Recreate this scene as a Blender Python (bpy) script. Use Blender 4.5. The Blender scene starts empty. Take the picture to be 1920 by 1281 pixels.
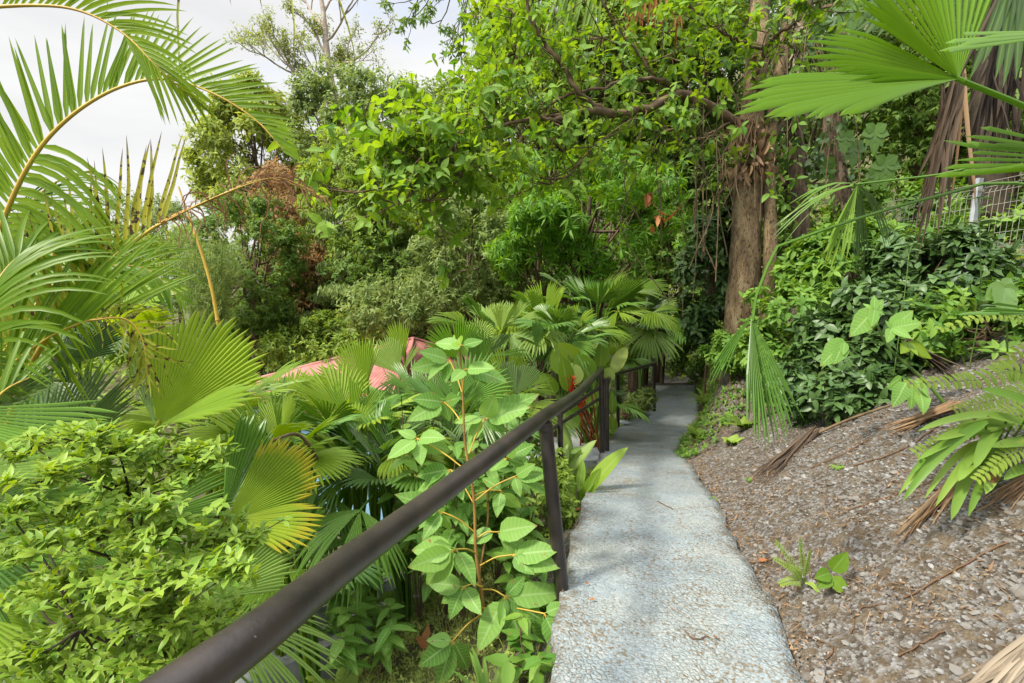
import bpy, math
import numpy as np
sc = bpy.context.scene
R = math.radians
rng = np.random.default_rng(11)

# ------------------------------------------------------------------ camera
EYE = 1.5
PITCH = R(10.0)
cd = bpy.data.cameras.new('camera'); cam = bpy.data.objects.new('camera', cd)
sc.collection.objects.link(cam)
cam.location = (0, 0, EYE); cam.rotation_euler = (R(90) - PITCH, 0, 0)
cd.sensor_width = 36; cd.lens = 18.0; cd.clip_start = 0.05; cd.clip_end = 3000
sc.camera = cam

# ------------------------------------------------------------------ world, sun, exposure
SUN_EL, SUN_AZ = R(50), R(-115)          # azimuth measured from +Y towards +X
w = bpy.data.worlds.new('World'); sc.world = w; w.use_nodes = True
nt = w.node_tree; nt.nodes.clear()
wo = nt.nodes.new('ShaderNodeOutputWorld'); bg = nt.nodes.new('ShaderNodeBackground')
sky = nt.nodes.new('ShaderNodeTexSky'); sky.sky_type = 'NISHITA'; sky.sun_disc = False
sky.sun_elevation = SUN_EL; sky.sun_rotation = SUN_AZ; sky.dust_density = 2.0
tc = nt.nodes.new('ShaderNodeTexCoord'); mp = nt.nodes.new('ShaderNodeMapping')
mp.inputs['Scale'].default_value = (1.0, 1.0, 3.2)
n1 = nt.nodes.new('ShaderNodeTexNoise'); n1.inputs['Scale'].default_value = 1.7; n1.inputs['Detail'].default_value = 7; n1.inputs['Roughness'].default_value = .55
cr = nt.nodes.new('ShaderNodeValToRGB'); cr.color_ramp.elements[0].position = .38; cr.color_ramp.elements[0].color = (.62, .62, .62, 1); cr.color_ramp.elements[1].position = .52
n2 = nt.nodes.new('ShaderNodeTexNoise'); n2.inputs['Scale'].default_value = 3.0; n2.inputs['Detail'].default_value = 6
cr2 = nt.nodes.new('ShaderNodeValToRGB'); cr2.color_ramp.elements[0].position = .3; cr2.color_ramp.elements[0].color = (2.45, 2.46, 2.5, 1)
cr2.color_ramp.elements[1].position = .7; cr2.color_ramp.elements[1].color = (3.0, 3.0, 3.0, 1)
mx = nt.nodes.new('ShaderNodeMix'); mx.data_type = 'RGBA'
L = nt.links.new
L(tc.outputs['Generated'], mp.inputs['Vector']); L(mp.outputs[0], n1.inputs['Vector']); L(mp.outputs[0], n2.inputs['Vector'])
L(n1.outputs['Fac'], cr.inputs[0]); L(n2.outputs['Fac'], cr2.inputs[0])
L(cr.outputs[0], mx.inputs[0]); L(sky.outputs[0], mx.inputs[6]); L(cr2.outputs[0], mx.inputs[7])
sz = nt.nodes.new('ShaderNodeSeparateXYZ'); L(tc.outputs['Generated'], sz.inputs[0])
mr = nt.nodes.new('ShaderNodeMapRange'); mr.interpolation_type = 'SMOOTHSTEP'  # overcast sky: the zenith is about three times as bright as the horizon
for i_, v_ in ((1, .38), (2, 1.), (3, 1.), (4, 3.7)): mr.inputs[i_].default_value = v_
L(sz.outputs[2], mr.inputs[0])
vm = nt.nodes.new('ShaderNodeVectorMath'); vm.operation = 'SCALE'; L(mx.outputs[2], vm.inputs[0]); L(mr.outputs[0], vm.inputs[3])
L(vm.outputs[0], bg.inputs['Color']); bg.inputs['Strength'].default_value = .1
L(bg.outputs[0], wo.inputs[0])

sd = bpy.data.lights.new('sun', 'SUN'); sun = bpy.data.objects.new('sun', sd); sc.collection.objects.link(sun)
sd.energy = 2.1; sd.angle = R(8); sd.color = (1, .93, .80)
from mathutils import Vector
sdir = Vector((math.sin(SUN_AZ) * math.cos(SUN_EL), math.cos(SUN_AZ) * math.cos(SUN_EL), math.sin(SUN_EL)))
sun.rotation_euler = sdir.to_track_quat('Z', 'Y').to_euler()

sc.view_settings.view_transform = 'Standard'; sc.view_settings.look = 'None'
sc.view_settings.gamma = 1; sc.view_settings.exposure = 1.76
sc.cycles.max_bounces = 7; sc.cycles.diffuse_bounces = 4; sc.cycles.glossy_bounces = 2
sc.cycles.transmission_bounces = 4; sc.cycles.transparent_max_bounces = 4
sc.cycles.caustics_reflective = False; sc.cycles.caustics_refractive = False
sc.cycles.use_denoising = True
sc.cycles.use_adaptive_sampling = True; sc.cycles.adaptive_threshold = 0.008

# ------------------------------------------------------------------ vectors
C0 = np.array([0, 0, EYE]); FW = np.array([0, math.cos(PITCH), -math.sin(PITCH)])
UP = np.array([0, math.sin(PITCH), math.cos(PITCH)]); RT = np.array([1., 0, 0])
Z = np.array([0, 0, 1.])
def P(px, py, d):
    return C0 + d * (FW + (px - 960) / 960 * RT - (py - 640) / 960 * UP)
def PP(*pts): return np.array([P(*p) for p in pts])
def nz(v):
    v = np.asarray(v, float); return v / np.maximum(np.linalg.norm(v, axis=-1, keepdims=True), 1e-9)
def spl(pts, n):
    pts = np.asarray(pts, float)
    if len(pts) < 3:
        t = np.linspace(0, 1, n)[:, None]; return pts[0] * (1 - t) + pts[-1] * t
    q = np.vstack([2 * pts[0] - pts[1], pts, 2 * pts[-1] - pts[-2]])
    seg = np.linalg.norm(np.diff(pts, axis=0), axis=1); cum = np.r_[0, np.cumsum(seg)] / seg.sum()
    out = []
    for t in np.linspace(0, 1, n):
        i = min(np.searchsorted(cum, t, side='right') - 1, len(pts) - 2)
        u = (t - cum[i]) / max(cum[i + 1] - cum[i], 1e-9)
        a, b, c, d = q[i], q[i + 1], q[i + 2], q[i + 3]
        out.append(.5 * (2 * b + (c - a) * u + (2 * a - 5 * b + 4 * c - d) * u * u + (3 * b - a - 3 * c + d) * u ** 3))
    return np.array(out)

# ------------------------------------------------------------------ mesh builder
class MB:
    def __init__(s): s.v = []; s.q = []; s.t = []; s.ti = []; s.lc = []; s.n = 0
    def add(s, V, quads=None, tris=None, tint=0., lc=None):
        V = np.asarray(V, float).reshape(-1, 3); k = len(V)
        if quads is not None and len(quads): s.q.append(np.asarray(quads, int).reshape(-1, 4) + s.n)
        if tris is not None and len(tris): s.t.append(np.asarray(tris, int).reshape(-1, 3) + s.n)
        s.v.append(V); s.ti.append(np.broadcast_to(np.asarray(tint, float), (k,)).copy())
        s.lc.append(np.zeros((k, 2)) if lc is None else np.asarray(lc, float).reshape(-1, 2)); s.n += k
        return s
    def build(s, name, mat, parent=None, smooth=True):
        V = np.vstack(s.v)
        if parent is not None:
            V = V - np.array(parent_world(parent))
        q = np.vstack(s.q) if s.q else np.zeros((0, 4), int); t = np.vstack(s.t) if s.t else np.zeros((0, 3), int)
        me = bpy.data.meshes.new(name)
        me.vertices.add(len(V)); me.vertices.foreach_set('co', V.astype(np.float32).ravel())
        nl = q.size + t.size; me.loops.add(nl)
        me.loops.foreach_set('vertex_index', np.r_[q.ravel(), t.ravel()].astype(np.int32))
        me.polygons.add(len(q) + len(t))
        st = np.r_[np.arange(len(q)) * 4, len(q) * 4 + np.arange(len(t)) * 3].astype(np.int32)
        me.polygons.foreach_set('loop_start', st)
        me.polygons.foreach_set('use_smooth', np.full(len(q) + len(t), smooth, bool))
        a = me.attributes.new('tint', 'FLOAT', 'POINT'); a.data.foreach_set('value', np.concatenate(s.ti).astype(np.float32))
        lc = np.vstack(s.lc); a = me.attributes.new('lc', 'FLOAT_VECTOR', 'POINT')
        a.data.foreach_set('vector', np.c_[lc, np.zeros(len(lc))].astype(np.float32).ravel())
        me.update(calc_edges=True); me.validate()
        if isinstance(mat, (list, tuple)):
            for m in mat: me.materials.append(m)
        else: me.materials.append(mat)
        o = bpy.data.objects.new(name, me); sc.collection.objects.link(o)
        if parent is not None: o.parent = parent
        return o
def parent_world(p):
    l = Vector((0, 0, 0))
    while p is not None: l = l + p.location; p = p.parent
    return l
def thing(name, label, cat, loc, group=None):
    o = bpy.data.objects.new(name, None); sc.collection.objects.link(o); o.empty_display_size = .1
    o.location = tuple(float(v) for v in loc); o['label'] = label; o['category'] = cat
    if group: o['group'] = group
    return o
def tag(o, label, cat, group=None, kind=None):
    o['label'] = label; o['category'] = cat
    if group: o['group'] = group
    if kind: o['kind'] = kind
    return o
def struct(o, kind='structure', label=None, cat=None):
    o['kind'] = kind
    if label: o['label'] = label
    if cat: o['category'] = cat
    return o

# ------------------------------------------------------------------ geometry makers
def tube(mb, pts, rad, ns=8, tint=0., cap=True, bump=0.):
    pts = np.asarray(pts, float); n = len(pts); rad = np.broadcast_to(np.asarray(rad, float), (n,))
    T = nz(np.gradient(pts, axis=0)); ref = np.array([0, 0, 1.]) if abs(T[0][2]) < .9 else np.array([1., 0, 0])
    A = np.zeros((n, 3)); a = nz(np.cross(T[0], ref))
    for i in range(n):
        a = nz(a - T[i] * np.dot(a, T[i])); A[i] = a
    B = np.cross(T, A); th = np.arange(ns) * 2 * math.pi / ns
    rr = rad[:, None] * np.ones((n, ns))
    if bump: rr = rr * (1 + bump * rng.normal(size=(n, ns)))
    V = pts[:, None] + rr[..., None] * (np.cos(th)[None, :, None] * A[:, None] + np.sin(th)[None, :, None] * B[:, None])
    i = np.arange(n - 1)[:, None] * ns; j = np.arange(ns)[None]; j2 = (j + 1) % ns
    Q = np.stack([i + j, i + j2, i + ns + j2, i + ns + j], -1).reshape(-1, 4)
    lc = np.stack([np.broadcast_to(j / ns, (n, ns)), np.broadcast_to((np.arange(n) / max(n - 1, 1))[:, None], (n, ns))], -1)
    mb.add(V, Q, None, tint, lc)
    if cap:
        for k, o in ((0, 1), (n - 1, 0)):
            c = pts[k]; ring = V[k]; tr = [[ns, (q + 1) % ns, q] if o else [ns, q, (q + 1) % ns] for q in range(ns)]
            mb.add(np.vstack([ring, c]), None, tr, tint)
    return mb
def boxm(mb, lo, hi, tint=0., rz=0., org=None):
    lo = np.array(lo, float); hi = np.array(hi, float)
    V = np.array([[x, y, z] for x in (lo[0], hi[0]) for y in (lo[1], hi[1]) for z in (lo[2], hi[2])])
    if rz:
        c, s = math.cos(rz), math.sin(rz); V = np.c_[V[:, 0] * c - V[:, 1] * s, V[:, 0] * s + V[:, 1] * c, V[:, 2]]
    if org is not None: V = V + org
    return mb.add(V, [[0, 1, 3, 2], [4, 6, 7, 5], [0, 4, 5, 1], [2, 3, 7, 6], [0, 2, 6, 4], [1, 5, 7, 3]], None, tint)

LEAF5 = (np.array([[0, 0, 0], [-.38, .2, .1], [0, .2, 0], [.38, .2, .1], [-.5, .45, .12], [0, .45, 0], [.5, .45, .12], [-.3, .75, .07], [0, .75, 0], [.3, .75, .07], [0, 1, 0]]),
         np.array([[1, 2, 5, 4], [2, 3, 6, 5], [4, 5, 8, 7], [5, 6, 9, 8]]), np.array([[0, 2, 1], [0, 3, 2], [7, 8, 10], [8, 9, 10]]),
         np.array([[0, 0], [-1, .2], [0, .2], [1, .2], [-1, .45], [0, .45], [1, .45], [-1, .75], [0, .75], [1, .75], [0, 1]]))
def hires():
    nv, nu = 11, 5; V = []; lc = []
    for j in range(nv):
        v = j / (nv - 1); hw = .5 * math.sin(math.pi * min(1, v * 1.02) ** .8) ** .75 * (1 - .25 * v) if 0 < j < nv - 1 else .004
        for i_ in range(nu):
            u = (i_ - 2) / 2; V.append([u * hw * (1 + (.05 if j % 2 and abs(u) == 1 else 0)), v - .05 * abs(u) * hw, .2 * hw * abs(u) + .035 * math.sin(v * math.pi * 7) * abs(u) * (abs(u) < 1 or .6)]); lc.append([u, v])
    q = [[j * nu + i_, j * nu + i_ + 1, (j + 1) * nu + i_ + 1, (j + 1) * nu + i_] for j in range(nv - 1) for i_ in range(nu - 1)]
    return np.array(V), np.array(q), None, np.array(lc)
LEAFH = hires()
LEAF3 = (np.array([[0, 0, 0], [-.5, .42, .1], [0, .45, 0], [.5, .42, .1], [0, 1, 0]]), None,
         np.array([[0, 2, 1], [0, 3, 2], [1, 2, 4], [2, 3, 4]]), np.array([[0, 0], [-1, .42], [0, .45], [1, .42], [0, 1]]))
LEAF2 = (np.array([[0, 0, 0], [-.5, .4, 0], [.5, .4, 0], [0, 1, 0]]), np.array([[0, 2, 3, 1]]), None, np.array([[0, 0], [-1, .4], [1, .4], [0, 1]]))
def inst(mb, tpl, pos, dr, nr, ln, wd, tint, curl=.15, fold=1.):
    V, Q, T, lc = tpl; N = len(pos); k = len(V)
    Y = nz(dr); Zv = nr - Y * np.sum(nr * Y, -1, keepdims=True); Zv = nz(Zv); X = np.cross(Y, Zv)
    ln = np.broadcast_to(ln, (N,)); wd = np.broadcast_to(wd, (N,)); curl = np.broadcast_to(curl, (N,))
    zz = V[None, :, 2] * fold * wd[:, None] - curl[:, None] * ln[:, None] * V[None, :, 1] ** 2
    W = pos[:, None] + X[:, None] * (V[None, :, 0, None] * wd[:, None, None]) + Y[:, None] * (V[None, :, 1, None] * ln[:, None, None]) + Zv[:, None] * zz[..., None]
    off = (np.arange(N) * k)[:, None, None]
    q = None if Q is None else (Q[None] + off).reshape(-1, 4); t = None if T is None else (T[None] + off).reshape(-1, 3)
    mb.add(W.reshape(-1, 3), q, t, np.repeat(np.broadcast_to(tint, (N,)), k), np.tile(lc, (N, 1)))
    return mb
PROF = {'leaflet': lambda s: np.minimum(1, .35 + s / .18) * np.clip(1 - s, 0, 1) ** .55,
        'strap': lambda s: np.minimum(1, .4 + s / .2) * np.clip(1 - s ** 3, 0, 1) ** .6,
        'paddle': lambda s: np.sin(np.clip(s, 0, 1) ** .85 * math.pi) ** .7 * .98 + .02 * (1 - s),
        'grass': lambda s: 1 - s}
def blades(mb, base, dr, nr, Ln, W, droop, ns=6, prof='leaflet', tint=0., fold=.3, wob=0.):
    base = np.asarray(base, float); N = len(base); d = nz(dr); p = base.copy(); nr = np.broadcast_to(nr, (N, 3)).copy()
    Ln = np.broadcast_to(Ln, (N,)); W = np.broadcast_to(W, (N,)); droop = np.broadcast_to(droop, (N,))
    st = np.linspace(0, 1, ns + 1); w = PROF[prof](st); rows = []
    for k, s in enumerate(st):
        n = nz(nr - d * np.sum(nr * d, -1, keepdims=True)); x = np.cross(d, n); h = (W * .5 * w[k])[:, None]
        rows.append(np.stack([p - x * h + n * h * fold, p, p + x * h + n * h * fold], 1))
        p = p + d * (Ln / ns)[:, None]
        d = nz(d + np.array([0, 0, -1.]) * (droop / ns)[:, None] + (rng.normal(size=(N, 3)) * wob if wob else 0)); nr = n
    V = np.stack(rows, 1)  # N, ns+1, 3, 3
    k = (ns + 1) * 3; q = []
    for i in range(ns):
        a = i * 3; q += [[a, a + 1, a + 4, a + 3], [a + 1, a + 2, a + 5, a + 4]]
    Q = (np.array(q)[None] + (np.arange(N) * k)[:, None, None]).reshape(-1, 4)
    lc = np.array([[u, s] for s in st for u in (-1, 0, 1)])
    mb.add(V.reshape(-1, 3), Q, None, np.repeat(np.broadcast_to(tint, (N,)), k), np.tile(lc, (N, 1)))
    return mb
def fan(mb, hub, axis, nrm, Rd, spread=140, nseg=30, lobes=4, split=.72, droop=.15, cup=.1, tipdroop=.5, tint=.5, pleat=.35, gap=5, asym=0., rag=.06):
    """pleated palmate blade: folded segments that part towards the rim, in a few lobes"""
    A = nz(axis); Nn = nz(nrm - A * np.dot(nrm, A)); S = np.cross(A, Nn)
    sp = R(spread); g = R(gap); nl = max(1, lobes); use = sp - g * (nl - 1); da = use / nseg
    i = np.arange(nseg); lb = (i * nl // nseg); a = -sp / 2 + (i + .5) * da + lb * g
    lt = rng.normal(0, .10, nl)[lb] + cup * np.abs(a) / (sp / 2 + 1e-6)
    an = a / (sp / 2); Ls = Rd * (1 - .22 * np.abs(an) ** 2.2 + asym * an) * (1 + rng.normal(0, rag * .5, nseg))
    spl_ = split + rng.normal(0, .05, nseg); st = np.array([.02, .2, .4, .58, .7, .8, .88, .95, 1.0]); ns = len(st)
    dirs = nz(np.cos(a)[:, None] * A + np.sin(a)[:, None] * S + lt[:, None] * Nn); tang = nz(-np.sin(a)[:, None] * A + np.cos(a)[:, None] * S)
    td = tipdroop * rng.uniform(.3, 1.5, nseg); sw = rng.normal(0, .06, nseg); rows = []
    for s in st:
        r = s * Ls; ex = np.maximum(0, s - spl_) / (1 - spl_)
        c = hub + dirs * r[:, None] + np.array([0, 0, -1.]) * (droop * Rd * s ** 2.4 + td * Rd * .35 * np.maximum(0, s - spl_) ** 1.3)[:, None] + tang * (sw * ex * Rd * .25)[:, None]
        hw = r * math.tan(da / 2) * np.clip(1 - ex ** 1.5, 0, 1)
        if s < 1: hw = np.maximum(hw, .0006)
        rows.append(np.stack([c - tang * hw[:, None], c + Nn * (hw * pleat * 2)[:, None], c + tang * hw[:, None]], 1))
    V = np.stack(rows, 1); k = ns * 3; q = []
    for j in range(ns - 1):
        b = j * 3; q += [[b, b + 1, b + 4, b + 3], [b + 1, b + 2, b + 5, b + 4]]
    Q = (np.array(q)[None] + (np.arange(nseg) * k)[:, None, None]).reshape(-1, 4)
    lc = np.array([[u, s] for s in st for u in (-1, 0, 1)])
    tt = np.repeat(np.clip(tint + rng.normal(0, .06, nseg), 0, 1), k)
    mb.add(V.reshape(-1, 3), Q, None, tt, np.tile(lc, (nseg, 1)))
    return mb
def frond(mb, rachis, hint, nl=60, Lm=.45, W=.03, ang=(75, 25), liftA=0., liftB=0., droopA=.3, droopB=.6, rangeA=(0.05, 1), rangeB=(0.05, 1), rr=.012, tint=.5, curl=0., prof='leaflet', lprof=None, ns=7, fold=.35, wob=0., rmb=None, tj=.08, lj=.06):
    pts = spl(rachis, 60); T = nz(np.gradient(pts, axis=0)); hint = np.asarray(hint, float)
    N = nz(hint - T * np.sum(T * hint, -1, keepdims=True)); S = np.cross(N, T)
    tube(rmb or mb, pts, np.linspace(rr, rr * .18, 60), 6, tint)
    for sd, lift, dp, rg in ((1, liftA, droopA, rangeA), (-1, liftB, droopB, rangeB)):
        if rg is None: continue
        t = np.linspace(rg[0], rg[1], max(2, int(nl * (rg[1] - rg[0])))); t = t + rng.normal(0, .0035, len(t)); t = np.clip(t, 0, 1)
        f = t * 59; i0 = np.clip(f.astype(int), 0, 58); u = (f - i0)[:, None]
        b = pts[i0] * (1 - u) + pts[i0 + 1] * u; an = R(1) * (ang[0] + (ang[1] - ang[0]) * t ** 1.3 + rng.normal(0, 3, len(t)))
        sv = nz(S[i0] * sd * math.cos(lift) + N[i0] * math.sin(lift))
        d = np.cos(an)[:, None] * T[i0] + np.sin(an)[:, None] * sv
        lp = (np.sin(np.clip(t * .88 + .1, 0, 1) * math.pi) ** .6) if lprof is None else lprof(t)
        nn = np.cross(T[i0], d) * sd; nn = nn + N[i0] * .3
        blades(mb, b, d, nn, Lm * lp * (1 + rng.normal(0, lj, len(t))), W * (.5 + .5 * lp), dp * (1 + rng.normal(0, .15, len(t))), ns, prof, np.clip(tint + rng.normal(0, tj, len(t)), 0, 1), fold, wob)
    return mb

# ------------------------------------------------------------------ materials
def nodes(name):
    m = bpy.data.materials.new(name); m.use_nodes = True; t = m.node_tree; t.nodes.clear()
    o = t.nodes.new('ShaderNodeOutputMaterial'); return m, t, o
def N_(t, ty, **k):
    n = t.nodes.new(ty)
    for a, b in k.items():
        if a in n.inputs: n.inputs[a].default_value = b
        else: setattr(n, a, b)
    return n
def mixc(t, fac, a, b):
    n = t.nodes.new('ShaderNodeMix'); n.data_type = 'RGBA'
    for sk, v in ((0, fac), (6, a), (7, b)):
        if isinstance(v, bpy.types.NodeSocket): t.links.new(v, n.inputs[sk])
        elif sk == 0: n.inputs[0].default_value = v
        else: n.inputs[sk].default_value = (*v, 1)
    return n.outputs[2]
def math_(t, op, a, b=None):
    n = t.nodes.new('ShaderNodeMath'); n.operation = op
    for i, v in enumerate((a, b)):
        if v is None: continue
        if isinstance(v, bpy.types.NodeSocket): t.links.new(v, n.inputs[i])
        else: n.inputs[i].default_value = v
    return n.outputs[0]
def ramp(t, fac, stops):
    n = t.nodes.new('ShaderNodeValToRGB'); e = n.color_ramp.elements
    while len(e) > 1: e.remove(e[-1])
    e[0].position = stops[0][0]; e[0].color = (*stops[0][1], 1)
    for p, c in stops[1:]: x = e.new(p); x.color = (*c, 1)
    t.links.new(fac, n.inputs[0]); return n.outputs[0]
LM = {}
def leafmat(name, c0, c1, trans=.35, rough=.42, vein=None, side=0., edge=None, tip=None, spots=None, nscale=5., spec=.2, tcol=None, patch=None):
    m, t, o = nodes(name); at = N_(t, 'ShaderNodeAttribute', attribute_name='tint'); lc = N_(t, 'ShaderNodeAttribute', attribute_name='lc')
    sx = t.nodes.new('ShaderNodeSeparateXYZ'); t.links.new(lc.outputs['Vector'], sx.inputs[0])
    tcn = t.nodes.new('ShaderNodeTexCoord'); nz1 = N_(t, 'ShaderNodeTexNoise', Scale=nscale, Detail=3.); t.links.new(tcn.outputs['Object'], nz1.inputs['Vector'])
    f = math_(t, 'ADD', at.outputs['Fac'], math_(t, 'MULTIPLY', math_(t, 'SUBTRACT', nz1.outputs['Fac'], .5), .5)); n = f.node; n.use_clamp = True
    col = mixc(t, f, c0, c1); u = math_(t, 'ABSOLUTE', sx.outputs[0])
    if side:
        ph = math_(t, 'FRACT', math_(t, 'MULTIPLY', math_(t, 'SUBTRACT', sx.outputs[1], math_(t, 'MULTIPLY', u, .12)), 10.))
        k = math_(t, 'MULTIPLY', math_(t, 'LESS_THAN', ph, .14), side); col = mixc(t, k, col, vein or c1)
    if name.startswith('fan'):  # rib and vein colour plus painted pleat shading: crests paler, valleys darker
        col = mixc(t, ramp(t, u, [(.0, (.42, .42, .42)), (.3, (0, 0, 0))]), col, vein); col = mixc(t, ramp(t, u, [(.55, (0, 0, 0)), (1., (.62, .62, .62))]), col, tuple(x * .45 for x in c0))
    elif vein: col = mixc(t, math_(t, 'MULTIPLY', math_(t, 'LESS_THAN', u, .09), .35 if name.startswith('fan') else .75), col, vein)
    if edge: col = mixc(t, math_(t, 'GREATER_THAN', u, edge[1]), col, edge[0])
    if patch:
        nb = N_(t, 'ShaderNodeTexNoise', Scale=patch[2], Detail=4.); t.links.new(tcn.outputs['Object'], nb.inputs['Vector'])
        k = ramp(t, nb.outputs['Fac'], [(patch[1], (0, 0, 0)), (patch[1] + .08, (1, 1, 1))]); col = mixc(t, k, col, patch[0])
    if spots:
        vo = N_(t, 'ShaderNodeTexNoise', Scale=spots[1], Detail=2.); t.links.new(tcn.outputs['Object'], vo.inputs['Vector'])
        col = mixc(t, ramp(t, vo.outputs['Fac'], [(spots[2], (0, 0, 0)), (spots[2] + .03, (1, 1, 1))]), col, spots[0])
    if tip: col = mixc(t, ramp(t, sx.outputs[1], [(tip[1], (0, 0, 0)), (min(1, tip[1] + .12), (1, 1, 1))]), col, tip[0])
    p = N_(t, 'ShaderNodeBsdfPrincipled', Roughness=rough); t.links.new(col, p.inputs['Base Color']); p.inputs['Specular IOR Level'].default_value = spec
    tr = t.nodes.new('ShaderNodeBsdfTranslucent'); hs = N_(t, 'ShaderNodeHueSaturation', Hue=.478, Saturation=1.12, Value=1.45); t.links.new(col, hs.inputs['Color']); t.links.new(hs.outputs[0], tr.inputs['Color'])
    ms = t.nodes.new('ShaderNodeMixShader'); ms.inputs[0].default_value = trans
    t.links.new(p.outputs[0], ms.inputs[1]); t.links.new(tr.outputs[0], ms.inputs[2]); t.links.new(ms.outputs[0], o.inputs[0]); LM[name] = m
    return m
class _S:
    def __init__(s, o): s.outputs = {'Object': o}
def plain(name, c0, c1=None, rough=.7, nscale=8., bump=0., bscale=30., spec=.3, stops=None, detail=5., metal=0., grain=1.):
    m, t, o = nodes(name); tcn = t.nodes.new('ShaderNodeTexCoord')
    if grain != 1: g_ = N_(t, 'ShaderNodeMapping'); g_.inputs['Scale'].default_value = (1, 1, grain); t.links.new(tcn.outputs['Object'], g_.inputs['Vector']); tcn = _S(g_.outputs[0])
    n = N_(t, 'ShaderNodeTexNoise', Scale=nscale, Detail=detail); t.links.new(tcn.outputs['Object'], n.inputs['Vector'])
    col = ramp(t, n.outputs['Fac'], stops or [(.35, c0), (.65, c1 or c0)])
    p = N_(t, 'ShaderNodeBsdfPrincipled', Roughness=rough, Metallic=metal); p.inputs['Specular IOR Level'].default_value = spec; t.links.new(col, p.inputs['Base Color'])
    if bump:
        b = N_(t, 'ShaderNodeTexNoise', Scale=bscale, Detail=9., Roughness=.68); t.links.new(tcn.outputs['Object'], b.inputs['Vector'])
        bn = N_(t, 'ShaderNodeBump', Strength=bump, Distance=.03 if grain != 1 else .01); t.links.new(b.outputs['Fac'], bn.inputs['Height']); t.links.new(bn.outputs[0], p.inputs['Normal'])
        if grain != 1:  # lichen scars and cracks in the bark itself
            v_ = N_(t, 'ShaderNodeTexNoise', Scale=bscale * 1.6, Detail=8., Roughness=.7); t.links.new(tcn.outputs['Object'], v_.inputs['Vector'])
            col = mixc(t, ramp(t, v_.outputs['Fac'], [(.40, (1, 1, 1)), (.47, (0, 0, 0))]), col, tuple(x * .35 for x in c0)); col = mixc(t, ramp(t, v_.outputs['Fac'], [(.60, (0, 0, 0)), (.66, (.7, .7, .7))]), col, (.24, .23, .17)); t.links.new(col, p.inputs['Base Color'])
    t.links.new(p.outputs[0], o.inputs[0]); LM[name] = m
    return m
YL = (.32, .34, .05)
leafmat('areca', (0.090, 0.200, 0.012), (0.200, 0.310, 0.020), .52, .38, vein=(.28, .32, .06), nscale=2)
leafmat('areca_sick', (0.110, 0.190, 0.020), (0.340, 0.310, 0.030), .35, .5, spots=((.05, .032, .014), 38, .58), tip=((.08, .05, .025), .84))
leafmat('areca_dead', (0.107, 0.056, 0.025), (0.274, 0.150, 0.075), .2, .7)
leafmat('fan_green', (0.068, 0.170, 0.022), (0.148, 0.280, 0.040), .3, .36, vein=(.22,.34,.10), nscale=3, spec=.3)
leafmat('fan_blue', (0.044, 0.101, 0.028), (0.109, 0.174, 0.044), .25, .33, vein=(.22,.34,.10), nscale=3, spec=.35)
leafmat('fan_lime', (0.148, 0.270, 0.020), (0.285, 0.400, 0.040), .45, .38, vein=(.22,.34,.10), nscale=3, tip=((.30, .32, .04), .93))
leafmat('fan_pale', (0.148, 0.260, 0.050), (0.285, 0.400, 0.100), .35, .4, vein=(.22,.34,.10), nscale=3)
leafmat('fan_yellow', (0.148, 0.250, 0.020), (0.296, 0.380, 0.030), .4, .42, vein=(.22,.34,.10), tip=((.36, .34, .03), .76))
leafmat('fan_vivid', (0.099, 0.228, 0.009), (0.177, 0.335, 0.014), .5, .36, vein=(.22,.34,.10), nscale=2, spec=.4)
leafmat('shrub_lime', (0.100, 0.220, 0.020), (0.260, 0.380, 0.050), .35, .42, edge=((.34, .38, .10), .86))
leafmat('sapling', (0.110, 0.250, 0.040), (0.210, 0.380, 0.080), .4, .5, vein=(.30, .46, .16), side=.6, tip=((.24, .18, .06), .9), spots=((.26, .19, .06), 30, .70))
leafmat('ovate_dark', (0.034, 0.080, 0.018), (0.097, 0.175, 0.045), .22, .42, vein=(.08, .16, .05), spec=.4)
leafmat('ovate_mid', (0.074, 0.180, 0.025), (0.182, 0.310, 0.045), .35, .45, vein=(.14, .24, .06), spots=((.26, .19, .06), 30, .70))
leafmat('ovate_big', (0.074, 0.180, 0.018), (0.217, 0.350, 0.040), .45, .45, vein=(.20, .33, .08), side=.3, tip=((.24, .18, .06), .9), spots=((.26, .19, .06), 30, .70))
leafmat('star', (0.057, 0.170, 0.015), (0.182, 0.350, 0.035), .4, .4)
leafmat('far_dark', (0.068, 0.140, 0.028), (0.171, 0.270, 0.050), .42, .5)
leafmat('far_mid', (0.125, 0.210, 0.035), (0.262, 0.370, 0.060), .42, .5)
leafmat('far_grey', (0.108, 0.170, 0.045), (0.251, 0.330, 0.100), .42, .5)
leafmat('far_lime', (0.137, 0.240, 0.025), (0.274, 0.380, 0.050), .42, .5)
leafmat('far_olive', (0.137, 0.200, 0.040), (0.274, 0.310, 0.080), .42, .55)
leafmat('far_brown', (0.182, 0.150, 0.050), (0.331, 0.200, 0.090), .42, .6)
leafmat('far_yellowgreen', (0.182, 0.260, 0.045), (0.342, 0.400, 0.090), .42, .55)
leafmat('fern', (0.101, 0.185, 0.025), (0.223, 0.309, 0.041), .35, .42)
leafmat('fern_lime', (0.194, 0.320, 0.050), (0.319, 0.420, 0.090), .4, .5)
leafmat('strap_lime', (0.110, 0.220, 0.030), (0.220, 0.340, 0.060), .38, .4, spots=((.12, .07, .02), 9, .66))
leafmat('paddle', (0.098, 0.206, 0.021), (0.220, 0.330, 0.043), .4, .4, vein=(.25, .34, .1), side=.2)
leafmat('paddle_yellow', (0.220, 0.320, 0.060), (0.340, 0.400, 0.100), .4, .45, vein=(.25, .34, .1))
leafmat('heartleaf', (0.059, 0.134, 0.022), (0.116, 0.214, 0.033), .25, .3, vein=(.12, .22, .07), side=.3, spec=.5)
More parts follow.
